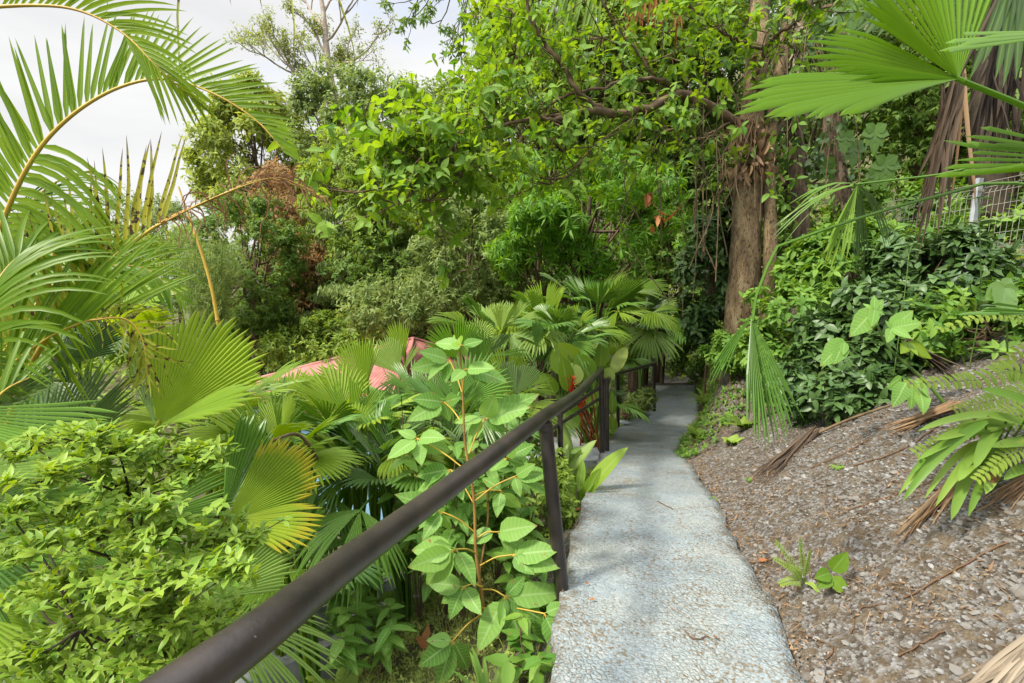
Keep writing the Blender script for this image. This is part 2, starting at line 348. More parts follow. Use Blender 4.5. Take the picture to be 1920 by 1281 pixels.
leafmat('thatch_black', (0.018, 0.013, 0.010), (0.050, 0.036, 0.026), .08, .8)
leafmat('dry', (0.130, 0.075, 0.040), (0.300, 0.200, 0.110), .15, .75)
leafmat('dry_dark', (0.045, 0.032, 0.022), (0.120, 0.085, 0.055), .12, .75)
leafmat('dry_grey', (0.150, 0.120, 0.090), (0.300, 0.250, 0.180), .12, .75)
leafmat('orange_dead', (0.200, 0.070, 0.020), (0.420, 0.200, 0.080), .2, .7)
leafmat('grass', (0.135, 0.216, 0.041), (0.378, 0.405, 0.121), .35, .6)
leafmat('red_bract', (0.500, 0.020, 0.010), (0.650, 0.080, 0.020), .2, .4)
plain('bark', (.06, .04, .025), (.2, .14, .09), .85, 14, 1., 40, grain=.2)
plain('bark_light', (.07, .045, .022), (.24, .17, .085), .8, 11, 1., 45, grain=.22, stops=[(.3, (.07, .048, .025)), (.5, (.19, .13, .065)), (.62, (.27, .20, .11)), (.75, (.32, .28, .17))])
plain('bark_pale', (.24, .19, .15), (.4, .34, .28), .85, 6, .5, 25)
plain('twig', (.07, .045, .025), (.16, .11, .06), .8, 10, .4, 40)
plain('twig_dark', (.02, .015, .01), (.05, .035, .02), .8, 10)
plain('stem_orange', (.17, .085, .025), (.30, .17, .05), .5, 12)
plain('stem_green', (.07, .14, .03), (.12, .2, .04), .45, 8)
plain('stem_yellow', (.36, .22, .03), (.46, .33, .05), .45, 6)
# ------------------------------------------------------------------ terrain
# path edges from the camera's feet onward: y, left x, right x, z
PATHS = np.array([
    [-2.5, -.05, .85, .14], [-1.0, 0.0, .88, .07], [.6, .10, .92, .02]] +
    [[(P(l, py, d) + P(r, py, d))[1] / 2, P(l, py, d)[0], P(r, py, d)[0], (P(l, py, d) + P(r, py, d))[2] / 2] for l, r, py, d in
     [(1030, 1502, 1281, 1.81), (1052, 1432, 1120, 2.32), (1077, 1372, 1000, 2.95), (1096, 1338, 940, 3.5), (1118, 1300, 880, 4.7), (1128, 1268, 850, 6.0),
      (1160, 1300, 803, 8.7), (1200, 1312, 778, 9.8), (1228, 1303, 728, 11.9)]] + [[13.5, 3.7, 4.9, -1.85], [16, 4.6, 5.9, -2.3], [20, 6.0, 7.4, -3.0]])
def pth(y): return [np.interp(y, PATHS[:, 0], PATHS[:, k]) for k in (1, 2, 3)]
def vnoise(x, y, s, seed=0):
    x = x / s + seed * 17.3; y = y / s - seed * 9.1
    return (np.sin(x * 1.7 + 1.3 * np.sin(y * 1.1)) + np.sin(y * 2.1 + 1.7 * np.sin(x * .9 + 2)) + .5 * np.sin(x * 3.9 + y * 3.3)) / 2.5
def ground(x, y):
    x = np.asarray(x, float); y = np.asarray(y, float); xl, xr, zp = pth(y)
    s = x - xr; nb = vnoise(x, y, .5) * .04 + vnoise(x, y, 1.7, 1) * .08
    f = np.clip((y - 2) / 4, 0, 1)
    bank = np.interp(s, [0, .12, .4, 1.0, 2.2, 5, 14, 60], [0, .05, .22, .57, 1.15, 2.1, 6.6, 26]) + nb * np.clip(s * 2, 0, 1)
    ex = np.clip((s - .03) / .75, 0, 1); ey = np.clip((y - 5.2) / 1.6, 0, 1); bank = bank + 1.15 * ex * ex * (3 - 2 * ex) * ey * ey * (3 - 2 * ey)
    l = xl - x
    dr = np.interp(l, [0, .06, .5, 1.2, 3.0, 6, 9, 60], [0, .18, .42, .95, 2.3, 3.6, 4.0, 5.0])
    hb = np.interp(y, [0, 17, 24, 45, 70, 120], [0, 0, 1.2, 9, 17, 24]) * np.clip((x + 22) / 16, 0, 1)
    left = zp - dr + nb * np.clip(l, 0, 1)
    left = np.where(l > 3, np.maximum(left, -4.9 + .2 * nb), left)
    z = np.where(s > 0, zp + bank, np.where(l > 0, left, zp - .05))
    far = np.clip((y - 12) / 7, 0, 1); far = far * far * (3 - 2 * far)
    zf = -2.9 + np.clip(x - 5, 0, 60) * .42 + vnoise(x, y, 4, 3) * .25
    zz = z * (1 - far) + zf * far
    return zz + hb - np.clip((-15 - x) / 30, 0, 1) * 6
def gz(x, y): return float(ground(np.array([x]), np.array([y]))[0])
def gpt(x, y): return np.array([x, y, gz(x, y)])
def grid(xs, ys, f, off=0.):
    X, Y = np.meshgrid(xs, ys); Zv = f(X, Y) + off; n, m = X.shape
    i = np.arange(n - 1)[:, None] * m + np.arange(m - 1)[None]
    return np.stack([X, Y, Zv], -1).reshape(-1, 3), np.stack([i, i + 1, i + m + 1, i + m], -1).reshape(-1, 4)
# ground material: gravelly soil near, leaf-littered green further
m, t, o = nodes('ground'); tcn = t.nodes.new('ShaderNodeTexCoord'); src = tcn.outputs['Object']
def tn(sc_, det=5.): n = N_(t, 'ShaderNodeTexNoise', Scale=sc_, Detail=det); t.links.new(src, n.inputs['Vector']); return n.outputs['Fac']
def vor(sc_, out='Color', **k): n = N_(t, 'ShaderNodeTexVoronoi', Scale=sc_, **k); t.links.new(src, n.inputs['Vector']); return n.outputs[out]
soil = ramp(t, tn(9.), [(.3, (.045, .033, .021)), (.5, (.083, .063, .041)), (.7, (.135, .107, .07))])
peb = ramp(t, vor(75.), [(.2, (.05, .04, .03)), (.5, (.115, .105, .092)), (.8, (.19, .187, .18))])
near = mixc(t, ramp(t, tn(22.), [(.42, (0, 0, 0)), (.55, (1, 1, 1))]), soil, peb)
green = ramp(t, tn(1.5), [(.3, (.04, .07, .015)), (.5, (.07, .06, .03)), (.7, (.12, .16, .03))])
geo = N_(t, 'ShaderNodeAttribute', attribute_name='tint')
col = mixc(t, geo.outputs['Fac'], near, green)
p = N_(t, 'ShaderNodeBsdfPrincipled', Roughness=.9); p.inputs['Specular IOR Level'].default_value = .2; t.links.new(col, p.inputs['Base Color'])
bn = N_(t, 'ShaderNodeBump', Strength=.8, Distance=.012); t.links.new(math_(t, 'ADD', vor(75., 'Distance'), tn(30.)), bn.inputs['Height']); t.links.new(bn.outputs[0], p.inputs['Normal'])
t.links.new(p.outputs[0], o.inputs[0]); LM['ground'] = m
xs = np.unique(np.r_[np.linspace(-160, -8, 50), np.linspace(-8, -2, 30), np.linspace(-2, 6, 130), np.linspace(6, 14, 30), np.linspace(14, 90, 30)])
ys = np.unique(np.r_[np.linspace(-6, 0, 12), np.linspace(0, 8, 130), np.linspace(8, 20, 50), np.linspace(20, 180, 60)])
V, Q = grid(xs, ys, ground)
xl, xr, zp = pth(V[:, 1]); s_ = V[:, 0] - xr
tt = np.where(s_ > 0, np.clip((V[:, 1] - 6) / 3, 0, 1) * .9 + np.clip((s_ - 3) / 2, 0, 1), np.clip((xl - V[:, 0]) / .3, 0, .8)); tt = np.clip(tt, 0, 1)
mb = MB(); mb.add(V, Q, None, tt); struct(mb.build('ground', LM['ground']))

# path: painted aggregate concrete slab
m, t, o = nodes('path_paint'); tcn = t.nodes.new('ShaderNodeTexCoord'); src = tcn.outputs['Object']
paint = ramp(t, tn(5.), [(.3, (.175, .212, .226)), (.5, (.215, .252, .262)), (.72, (.265, .29, .285))])
chips = ramp(t, vor(95., 'Color'), [(.0, (.16, .19, .2)), (.16, (.22, .27, .29)), (.3, (1, 1, 1))])
mm = t.nodes.new('ShaderNodeMix'); mm.data_type = 'RGBA'; mm.blend_type = 'MULTIPLY'; mm.inputs[0].default_value = .55
t.links.new(paint, mm.inputs[6]); t.links.new(chips, mm.inputs[7]); c = mm.outputs[2]
stain = math_(t, 'MULTIPLY', ramp(t, tn(2.2, 4.), [(.45, (0, 0, 0)), (.7, (1, 1, 1))]), .4); c = mixc(t, stain, c, (.30, .27, .18)); c = mixc(t, math_(t, 'MULTIPLY', ramp(t, tn(.9, 6.), [(.5, (0, 0, 0)), (.6, (1, 1, 1))]), .15), c, (.17, .16, .12))
lcn = N_(t, 'ShaderNodeAttribute', attribute_name='lc'); sxn = t.nodes.new('ShaderNodeSeparateXYZ'); t.links.new(lcn.outputs['Vector'], sxn.inputs[0])
c = mixc(t, ramp(t, math_(t, 'MULTIPLY', math_(t, 'ABSOLUTE', sxn.outputs[0]), math_(t, 'ADD', tn(14., 8.), .45)), [(.84, (0, 0, 0)), (1., (.75, .75, .75))]), c, (.10, .08, .05))
de = vor(52., 'Distance', feature='DISTANCE_TO_EDGE'); cv = ramp(t, de, [(.0, (1, 1, 1)), (.09, (0, 0, 0))]); c = mixc(t, math_(t, 'MULTIPLY', cv, ramp(t, tn(26., 4.), [(.42, (.04, .04, .04)), (.6, (.6, .6, .6))])), c, (.07, .075, .065))
pv = vor(52., 'Color'); c = mixc(t, .22, c, ramp(t, pv, [(.2, (.15, .18, .19)), (.5, (.23, .265, .275)), (.8, (.33, .36, .36))]))
spk = ramp(t, tn(170., 2.), [(.66, (0, 0, 0)), (.7, (1, 1, 1))]); c = mixc(t, math_(t, 'MULTIPLY', spk, .75), c, (.07, .06, .045))
brown = ramp(t, math_(t, 'MULTIPLY', tn(62., 6.), math_(t, 'ADD', tn(3.), .5)), [(.555, (0, 0, 0)), (.64, (.8, .8, .8))]); c = mixc(t, brown, c, (.13, .095, .05))
pits = ramp(t, vor(60., 'Distance'), [(.0, (1, 1, 1)), (.09, (0, 0, 0))]); c = mixc(t, math_(t, 'MULTIPLY', pits, .5), c, (.12, .12, .1))
p = N_(t, 'ShaderNodeBsdfPrincipled', Roughness=.62); p.inputs['Specular IOR Level'].default_value = .35; t.links.new(c, p.inputs['Base Color'])
hh = math_(t, 'ADD', math_(t, 'ADD', math_(t, 'MULTIPLY', ramp(t, vor(52., 'Distance', feature='DISTANCE_TO_EDGE'), [(0, (0, 0, 0)), (.25, (1, 1, 1))]), .55), math_(t, 'MULTIPLY', tn(55.), .7)), math_(t, 'MULTIPLY', tn(12., 8.), .8))
hh = math_(t, 'MULTIPLY', hh, ramp(t, tn(3.5, 3.), [(.35, (.35, .35, .35)), (.65, (1, 1, 1))])); bn = N_(t, 'ShaderNodeBump', Strength=1., Distance=.012); t.links.new(hh, bn.inputs['Height']); t.links.new(bn.outputs[0], p.inputs['Normal'])
t.links.new(p.outputs[0], o.inputs[0]); LM['path_paint'] = m; bn.inputs['Strength'].default_value = .8
plain('concrete', (.2, .22, .22), (.34, .36, .36), .85, 7, .5, 40)
def pathz(y): return np.interp(y, PATHS[:, 0], PATHS[:, 3])
ys = np.linspace(-2.4, 11.9, 240); mb = MB(); n = 15; rows = []
for y in ys:
    a, b, z = [float(v) for v in pth(y)]
    a += .012 * math.sin(y * 9) + .01 * math.sin(y * 23); b += .015 * math.sin(y * 4.3 + math.sin(y * 2.1)) + .008 * math.sin(y * 17 + 2 * math.sin(y * 5)) + rng.normal(0, .003)
    top = [[a + (b - a) * k / (n - 1), y, z + .02 + .006 * vnoise(a + (b - a) * k / (n - 1), y, .12)] for k in range(n)]
    rows.append([[a, y, z - .35]] + top + [[b + .01, y, z - .1]])
V = np.array(rows).reshape(-1, 3); w_ = n + 2; i = np.arange(len(ys) - 1)[:, None] * w_ + np.arange(w_ - 1)[None]
mb.add(V, np.stack([i, i + 1, i + w_ + 1, i + w_], -1).reshape(-1, 4), None, 0., np.array([[u, 0] for _ in ys for u in [-1] + list(np.linspace(-1, 1, n)) + [1]])); struct(mb.build('path', LM['path_paint']))
# stair block beside the landing, and the concrete channel below the rail
stl = thing('stair_flight', 'short flight of pale concrete steps going down left beside the paired rail posts', 'steps', P(1120, 856, 6.0))
mb = MB(); q = P(1128, 852, 5.95)
for k in range(4):
    boxm(mb, (q[0] - .34 * (k + 1), q[1] - .1, q[2] - 1.4), (q[0] - .34 * k - .003, q[1] + 1.1, q[2] - .03 - .17 * k))
mb.build('step_block', LM['concrete'], stl, False)
ch = spl(PP((300, 1330, 3.1), (520, 1215, 3.3), (640, 1165, 3.6), (730, 1120, 4.1), (800, 1085, 4.8)), 30)
mb = MB(); T = nz(np.gradient(ch, axis=0)); Sd = nz(np.cross(T, Z)); prof = [(-.24, -.3), (-.24, .05), (-.17, .05), (-.12, -.06), (.12, -.06), (.17, .05), (.24, .05), (.24, -.3)]
V = np.array([[ch[i] + Sd[i] * a + Z * b for a, b in prof] for i in range(30)]).reshape(-1, 3)
i = np.arange(29)[:, None] * 8 + np.arange(7)[None]; mb.add(V, np.stack([i, i + 8, i + 9, i + 1], -1).reshape(-1, 4))
tag(mb.build('drain_channel', LM['concrete'], None, False), 'grey concrete drain channel in the weeds down the slope under the rail', 'drain channel')

# ------------------------------------------------------------------ gravel
ICO_V = []; ph = (1 + 5 ** .5) / 2
for a in (-1, 1):
    for b in (-ph, ph): ICO_V += [[0, a, b], [a, b, 0], [b, 0, a]]
ICO_V = nz(np.array(ICO_V))
ICO_F = []
D = np.linalg.norm(ICO_V[:, None] - ICO_V[None], axis=-1); ed = D[D > .1].min() * 1.05
for a in range(12):
    for b in range(a + 1, 12):
        for c in range(b + 1, 12):
            if D[a, b] < ed and D[b, c] < ed and D[a, c] < ed:
                nn = np.cross(ICO_V[b] - ICO_V[a], ICO_V[c] - ICO_V[a]); ICO_F.append([a, b, c] if np.dot(nn, ICO_V[a]) > 0 else [a, c, b])
ICO_F = np.array(ICO_F)
def stones(mb, pos, size, flat=.5, tint=None):
    N = len(pos); sc_ = size[:, None] * rng.uniform(.6, 1.3, (N, 3)); sc_[:, 2] *= flat
    V = ICO_V[None] * (1 + rng.normal(0, .13, (N, 12, 1))) * sc_[:, None]
    a = rng.uniform(0, 6.28, N); ca, sa = np.cos(a)[:, None], np.sin(a)[:, None]
    X = V[..., 0] * ca - V[..., 1] * sa; Y = V[..., 0] * sa + V[..., 1] * ca; tl = rng.normal(0, .25, (N, 1)); Zs = V[..., 2] + X * tl
    W = np.stack([X, Y, Zs], -1) + pos[:, None]
    F = (ICO_F[None] + (np.arange(N) * 12)[:, None, None]).reshape(-1, 3)
    mb.add(W.reshape(-1, 3), None, F, np.repeat(rng.uniform(0, 1, N) if tint is None else tint, 12)); return mb
m, t, o = nodes('pebble'); at = N_(t, 'ShaderNodeAttribute', attribute_name='tint')
p = N_(t, 'ShaderNodeBsdfPrincipled', Roughness=.85); p.inputs['Specular IOR Level'].default_value = .25
t.links.new(ramp(t, at.outputs['Fac'], [(0, (.08, .066, .05)), (.3, (.13, .118, .10)), (.7, (.185, .18, .168)), (1, (.27, .27, .265))]), p.inputs['Base Color']); t.links.new(p.outputs[0], o.inputs[0]); LM['pebble'] = m
N = 46000; y = rng.uniform(.5, 1, N) ** 1.0 * 0 + rng.beta(1.1, 2.0, N) * 6.2 + .7; xl, xr, zp = pth(y); s_ = rng.beta(1.05, 1.3, N) * 3.4 + .01; x = xr + s_
keep = (y < 5.1 + rng.normal(0, .35, N)) & (rng.uniform(size=N) < np.clip(.45 + .55 * vnoise(x, y, .35, 4) + s_ * .25, .12, 1)); x, y = x[keep], y[keep]; N = len(x)
sz = np.clip(rng.lognormal(math.log(.0052), .55, N), .0022, .026) 
mb = MB(); stones(mb, np.c_[x, y, ground(x, y) + sz * .15], sz, .6, np.clip(rng.beta(1.3, 1.7, N) + .1 * vnoise(x, y, .6, 9), 0, 1)); struct(mb.build('gravel', LM['pebble'], None, False), 'stuff', 'grey and brown gravel packed on the earth bank beside the path', 'gravel')

# ------------------------------------------------------------------ railings
m = plain('rail_metal', (.014, .011, .010), (.032, .025, .022), .33, 9, .12, 90, .5)
_b = [n for n in m.node_tree.nodes if n.type == 'BSDF_PRINCIPLED'][0]; t = m.node_tree; tcn = t.nodes.new('ShaderNodeTexCoord'); src = tcn.outputs['Object']
_c = _b.inputs['Base Color'].links[0].from_socket; fk = ramp(t, tn(130., 3.), [(.72, (0, 0, 0)), (.76, (1, 1, 1))]); _c = mixc(t, fk, _c, (.16, .13, .11)); _c = mixc(t, math_(t, 'MULTIPLY', ramp(t, tn(6., 8.), [(.5, (0, 0, 0)), (.66, (1, 1, 1))]), .5), _c, (.055, .04, .03)); t.links.new(_c, _b.inputs['Base Color'])
RR = .032
def post(par, top, bot, r=RR, name='post'):
    mb = MB(); tube(mb, spl([bot, top], 4), r, 16); w_ = nz(top - bot); tube(mb, [top - w_ * (r * 1.25), top - w_ * (r * 1.1), top - w_ * (r * .6)], [r * 1.01, r * 1.16, r * 1.1], 16, bump=.03); mb.build(name, LM['rail_metal'], par)
near_top = P(1022, 792, 2.30); nb_ = P(1060, 1118, 2.36)
hr = thing('handrail', 'thick dark brown pipe handrail running from lower left down to the stair corner', 'handrail', nb_)
mb = MB(); tube(mb, spl([P(352, 1283, .60) + np.array([-.25, -.52, .06]), P(352, 1283, .60), P(640, 1063, .97), P(820, 930, 1.42), P(1010, 788, 2.24), P(1062, 752, 3.1), P(1090, 730, 3.9), P(1127, 692, 5.9)], 70), RR, 20); mb.build('rail', LM['rail_metal'], hr)
post(hr, near_top, nb_ - Z * .12); post(hr, P(1127, 690, 5.95), P(1129, 858, 5.98))
xx = P(352, 1283, .60) + np.array([-.25, -.50, .06]); post(hr, xx, xx - Z * 1.1)
h2 = thing('handrail', 'thinner dark railing with three posts beyond the stair corner by the landing', 'handrail', P(1138, 850, 6.1))
mb = MB(); r2 = .030; A, B, Cc = P(1137, 713, 6.15), P(1158, 700, 8.6), P(1226, 681, 9.9)
tube(mb, spl([A - RT * .06, A, B, Cc, Cc + (P(1216, 655, 12.2) - Cc) * .3, P(1216, 655, 12.2)], 50), r2, 14); mb.build('rail', LM['rail_metal'], h2)
post(h2, A, P(1138, 852, 6.1), r2); post(h2, B, P(1159, 806, 8.8), r2); post(h2, Cc, P(1227, 770, 10), r2)
h3 = thing('handrail', 'slim lower stair railing with two bars beyond the near handrail, behind the broad leaves', 'handrail', P(1050, 870, 4.6))
mb = MB(); tube(mb, spl([P(1046, 778, 4.6), P(1127, 724, 6.05)], 8), .022, 12); mb.build('rail', LM['rail_metal'], h3)
mb = MB(); tube(mb, spl([P(1020, 812, 4.3), P(1046, 797, 4.6), P(1127, 745, 6.05)], 8), .018, 12); mb.build('rail', LM['rail_metal'], h3)
post(h3, P(1050, 776, 4.6), P(1052, 880, 4.6), .024)

# ------------------------------------------------------------------ house in the valley
m = plain('roof_red', (.33, .13, .115), (.42, .19, .17), .6, 3, .0); m2 = plain('wall_blue', (.16, .30, .42), (.2, .36, .48), .8, 3)
F_, L_ = P(740, 800, 11.), P(380, 735, 13.65); L_[2] = F_[2]; e = nz(L_ - F_); nv = np.cross(e, Z); nv = nv if nv[1] > 0 else -nv
ln = np.linalg.norm(L_ - F_); dp_ = 6.2; ap = P(775, 634, 14.6)
hs = thing('house', 'house with a faded red metal roof and blue walls in the valley below the palms', 'house', [F_[0], F_[1], -5.2])
G_ = F_ + nv * dp_; H_ = L_ + nv * dp_
mb = MB()
def roofplane(a, b, c, nst=34):
    # corrugated triangle from eave a-b to apex c
    us = np.linspace(0, 1, nst * 4 + 1); nn = nz(np.cross(b - a, c - a)); nn = nn if nn[2] > 0 else -nn
    E = a + (b - a) * us[:, None] + nn * (.025 * np.sin(us * nst * 2 * math.pi))[:, None]; vs = np.linspace(0, 1, 9); V = []
    for v in vs: V.append(E * (1 - v) + c * v)
    V = np.array(V).reshape(-1, 3); w_ = len(us); i = np.arange(8)[:, None] * w_ + np.arange(w_ - 1)[None]
    mb.add(V, np.stack([i, i + 1, i + w_ + 1, i + w_], -1).reshape(-1, 4))
for a, b in ((F_, L_), (G_, F_), (H_, G_), (L_, H_)): roofplane(a, b, ap)
rf = mb.build('roof', m, hs)
mb = MB()
for a in (F_, L_, G_, H_): tube(mb, spl([a, ap], 4), .05, 6)
for a, b in ((F_, L_), (G_, F_), (H_, G_), (L_, H_)): tube(mb, spl([a - Z * .07, b - Z * .07], 3), .06, 6)
mb.build('ridge_trim', LM['roof_red'], hs)
mb = MB(); ins = .45; cc = (F_ + L_ + G_ + H_) / 4
cn = [a + (cc - a) * .12 for a in (F_, L_, H_, G_)]; V = []
for a in cn: V += [[a[0], a[1], -5.6], [a[0], a[1], F_[2] + .12]]
mb.add(V, [[0, 2, 3, 1], [2, 4, 5, 3], [4, 6, 7, 5], [6, 0, 1, 7]]); mb.build('wall', m2, hs, False)
plain('window_dark', (.03, .035, .04), (.05, .06, .07), .2, 3); plain('white_paint', (.6, .62, .64), (.7, .72, .74), .5, 3)
for u in (.25, .62):
    c = cn[0] * (1 - u) + cn[1] * u; c = c - nv * .03; mb = MB(); ang = math.atan2(e[1], e[0]); c[2] = F_[2] - .95
    boxm(mb, (-.5, -.02, -.5), (.5, .02, .5), 0, ang, c); wd = mb.build('window', LM['window_dark'], hs, False)
    mb = MB()
    for lo, hi in (((-.56, -.05, .5), (.56, .04, .56)), ((-.56, -.05, -.56), (.56, .04, -.5)), ((-.56, -.05, -.5), (-.5, .04, .5)), ((.5, -.05, -.5), (.56, .04, .5)), ((-.02, -.05, -.5), (.02, .03, .5))): boxm(mb, lo, hi, 0, ang, c)
    mb.build('frame', LM['white_paint'], wd, False)
# ------------------------------------------------------------------ fan-leaved plants
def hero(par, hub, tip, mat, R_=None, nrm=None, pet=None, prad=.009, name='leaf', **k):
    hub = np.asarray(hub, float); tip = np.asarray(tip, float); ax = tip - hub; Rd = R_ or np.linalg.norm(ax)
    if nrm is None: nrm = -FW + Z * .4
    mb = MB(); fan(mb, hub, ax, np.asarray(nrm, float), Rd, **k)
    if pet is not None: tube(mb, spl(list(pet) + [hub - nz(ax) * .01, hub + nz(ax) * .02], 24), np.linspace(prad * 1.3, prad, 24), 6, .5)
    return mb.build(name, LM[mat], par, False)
def fan_plant(label, c, n, Rm, pet, mats, seed, az=(0, 360), el=(20, 82), stem=True, cat='fan palm', group='fan-leaved palms on the slope', nseg=26, name='fan_palm', up=0.):
    global rng
    sv = rng; rng = np.random.default_rng(seed); c = np.asarray(c, float); g = gpt(c[0], c[1])
    base = np.array([c[0], c[1], min(g[2], c[2] - .15)])
    th = thing(name, label, cat, base, group)
    root_ = base + rng.normal(0, .04, 3) * [1, 1, 0] if c[2] - base[2] < 1.9 else c - Z * .05
    if stem and c[2] - base[2] >= 1.9:
        mb = MB(); tube(mb, spl([base - Z * .1, (base + c) / 2 + rng.normal(0, .05, 3), c], 10), np.linspace(.09, .05, 10), 8, bump=.08); mb.build('trunk', LM['bark'], th)
    for i in range(n):
        f = (i + .5) / n; a = R(az[0] + (az[1] - az[0]) * ((i * .618 + rng.uniform(0, .12)) % 1)); e = R(el[1] + (el[0] - el[1]) * f + rng.normal(0, 5))
        out = np.array([math.sin(a), math.cos(a), 0]); Lp = pet * rng.uniform(.75, 1.15) * (.65 + .5 * f ** .5)
        d0 = out * math.cos(e) * .7 + Z * (math.sin(e) + .35); d0 = nz(d0); d1 = nz(out * math.cos(e) + Z * math.sin(e))
        hub = c + d0 * Lp * .5 + d1 * Lp * .5 - Z * .06 * Lp; t_ = e - R(10 + 45 * f) + R(rng.normal(0, 12)) + up
        sidev = np.cross(out, Z); ax = nz(out * math.cos(t_) + Z * math.sin(t_) + sidev * rng.normal(0, .18)); nr = nz(-out * math.sin(t_) + Z * math.cos(t_) + sidev * rng.normal(0, .25))
        m_ = mats[int(rng.integers(len(mats)))] if f > .25 else mats[0]
        sp = (95 + 75 * min(1, f * 1.4)) * rng.uniform(.85, 1.1)
        mb = MB(); fan(mb, hub, ax, nr, Rm * rng.uniform(.8, 1.12), spread=sp, nseg=nseg, lobes=int(rng.integers(2, 5)), split=rng.uniform(.6, .8), droop=rng.uniform(.05, .25) * (.4 + f), cup=rng.uniform(0, .3), tipdroop=rng.uniform(.3, 1.3) * (.3 + f), tint=rng.uniform(0, 1), gap=rng.uniform(3, 14))
        tube(mb, spl([root_, c * .5 + root_ * .5 + out * .05, c + d0 * Lp * .5, hub, hub + ax * .03], 16), np.linspace(.014, .007, 16), 5, .4)
        mb.build('leaf', LM[m_], th, False)
    rng = sv; return th

# left foreground: big fan plant with named leaves
c = P(330, 1120, 2.3)
pl = thing('fan_palm', 'left foreground fan palm with the biggest upright yellow-green leaf, above the bushy shrub', 'fan palm', gpt(c[0], c[1]), 'fan-leaved palms on the slope')
mb = MB(); tube(mb, spl([gpt(c[0], c[1]) - Z * .1, c], 6), .03, 8, bump=.1); mb.build('trunk', LM['stem_green'], pl)
hero(pl, P(296, 795, 2.15), P(432, 600, 2.3), 'fan_lime', spread=82, nseg=30, lobes=1, droop=.0, cup=.12, tipdroop=.15, tint=.75, split=.83, nrm=-FW + RT * .25 + Z * .2, pet=[c, P(285, 920, 2.2)], pleat=.5, asym=.08)
hero(pl, P(296, 800, 2.15), P(500, 770, 1.95), 'fan_lime', spread=36, nseg=12, lobes=1, droop=.05, cup=.1, tipdroop=.3, tint=.45, split=.75, nrm=Z * 1.0 - FW * .4, pleat=.5)
hero(pl, P(291, 796, 2.16), P(250, 640, 2.3), 'fan_green', R_=.40, spread=30, nseg=10, lobes=1, droop=0, tipdroop=.1, tint=.9, split=.85, nrm=-FW - RT * .4, pleat=.5)
hero(pl, P(425, 975, 2.0), P(560, 850, 2.1), 'fan_yellow', R_=.40, spread=62, nseg=22, lobes=1, droop=0, cup=.05, tipdroop=.1, tint=.3, split=.85, nrm=-FW + Z * .3, pet=[c, P(390, 1050, 2.2)], pleat=.5)
hero(pl, P(425, 978, 2.0), P(640, 990, 1.9), 'fan_yellow', R_=.42, spread=40, nseg=14, lobes=1, droop=.05, cup=.05, tipdroop=.3, tint=.7, split=.72, nrm=Z - FW * .6, pleat=.5)
hero(pl, P(418, 968, 2.05), P(478, 790, 2.2), 'fan_green', R_=.42, spread=34, nseg=12, lobes=1, droop=0, tipdroop=.1, tint=.3, split=.85, nrm=-FW + RT * .7, pleat=.55)
hero(pl, P(250, 985, 1.9), P(420, 900, 2.1), 'fan_green', R_=.40, spread=70, nseg=22, lobes=2, droop=.05, tipdroop=.3, tint=.7, split=.7, nrm=Z * .6 - FW, pet=[c], pleat=.45)
hero(pl, P(395, 1120, 1.9), P(500, 1040, 2.0), 'fan_pale', R_=.33, spread=80, nseg=24, lobes=1, droop=.0, tipdroop=.2, tint=.2, split=.8, nrm=-FW + Z * .7, pet=[c], pleat=.4)
hero(pl, P(420, 1165, 1.75), P(590, 1190, 1.8), 'fan_pale', R_=.40, spread=90, nseg=30, lobes=3, droop=.25, tipdroop=.7, tint=.4, split=.5, nrm=Z - FW * .3, pet=[c], pleat=.4)
hero(pl, P(300, 1190, 1.9), P(420, 1290, 1.9), 'fan_green', R_=.4, spread=110, nseg=26, lobes=3, droop=.3, tipdroop=.7, tint=.6, split=.5, nrm=Z - FW * .3, pet=[c])
hero(pl, P(230, 1080, 2.2), P(150, 1000, 2.2), 'fan_green', R_=.5, spread=120, nseg=28, lobes=3, droop=.1, tipdroop=.5, tint=.5, split=.6, nrm=Z - FW * .6, pet=[c])
c = P(-60, 1080, 2.3)
pl = thing('fan_palm', 'blue-green fan palm at the left edge, broad blades reaching right over the shrub', 'fan palm', gpt(c[0], c[1]), 'fan-leaved palms on the slope')
mb = MB(); tube(mb, spl([gpt(c[0], c[1]) - Z * .1, c], 6), .03, 8, bump=.1); mb.build('trunk', LM['stem_green'], pl)
hero(pl, P(70, 880, 2.2), P(215, 715, 2.4), 'fan_blue', R_=.50, spread=68, nseg=26, lobes=2, droop=.0, tipdroop=.2, tint=.7, split=.75, nrm=-FW + Z * .5, pet=[c], pleat=.5)
hero(pl, P(-90, 800, 1.9), P(150, 742, 1.9), 'fan_blue', R_=.5, spread=34, nseg=12, lobes=1, droop=.0, tipdroop=.2, tint=1., split=.8, nrm=Z - FW * .8, pet=[c], pleat=.5)
hero(pl, P(-150, 770, 1.7), P(200, 850, 1.8), 'fan_green', R_=.66, spread=30, nseg=14, lobes=1, droop=.0, tipdroop=.2, tint=1., split=.8, nrm=Z - FW * .9, pleat=.5, pet=[c])
hero(pl, P(-190, 900, 1.5), P(140, 890, 1.6), 'fan_pale', R_=.56, spread=26, nseg=12, lobes=1, droop=.0, tipdroop=.2, tint=.2, split=.8, nrm=Z - FW * .9, pleat=.5, pet=[c])
hero(pl, P(-120, 975, 1.5), P(150, 945, 1.6), 'fan_green', R_=.46, spread=26, nseg=12, lobes=1, droop=.05, tipdroop=.2, tint=.9, split=.8, nrm=Z - FW * .7, pleat=.5, pet=[c])
hero(pl, P(100, 690, 2.6), P(190, 600, 2.7), 'fan_blue', R_=.36, spread=75, nseg=22, lobes=1, droop=0, tipdroop=.1, tint=.1, split=.8, nrm=-FW + Z * .5, pet=[c, P(60, 850, 2.4)], pleat=.5)
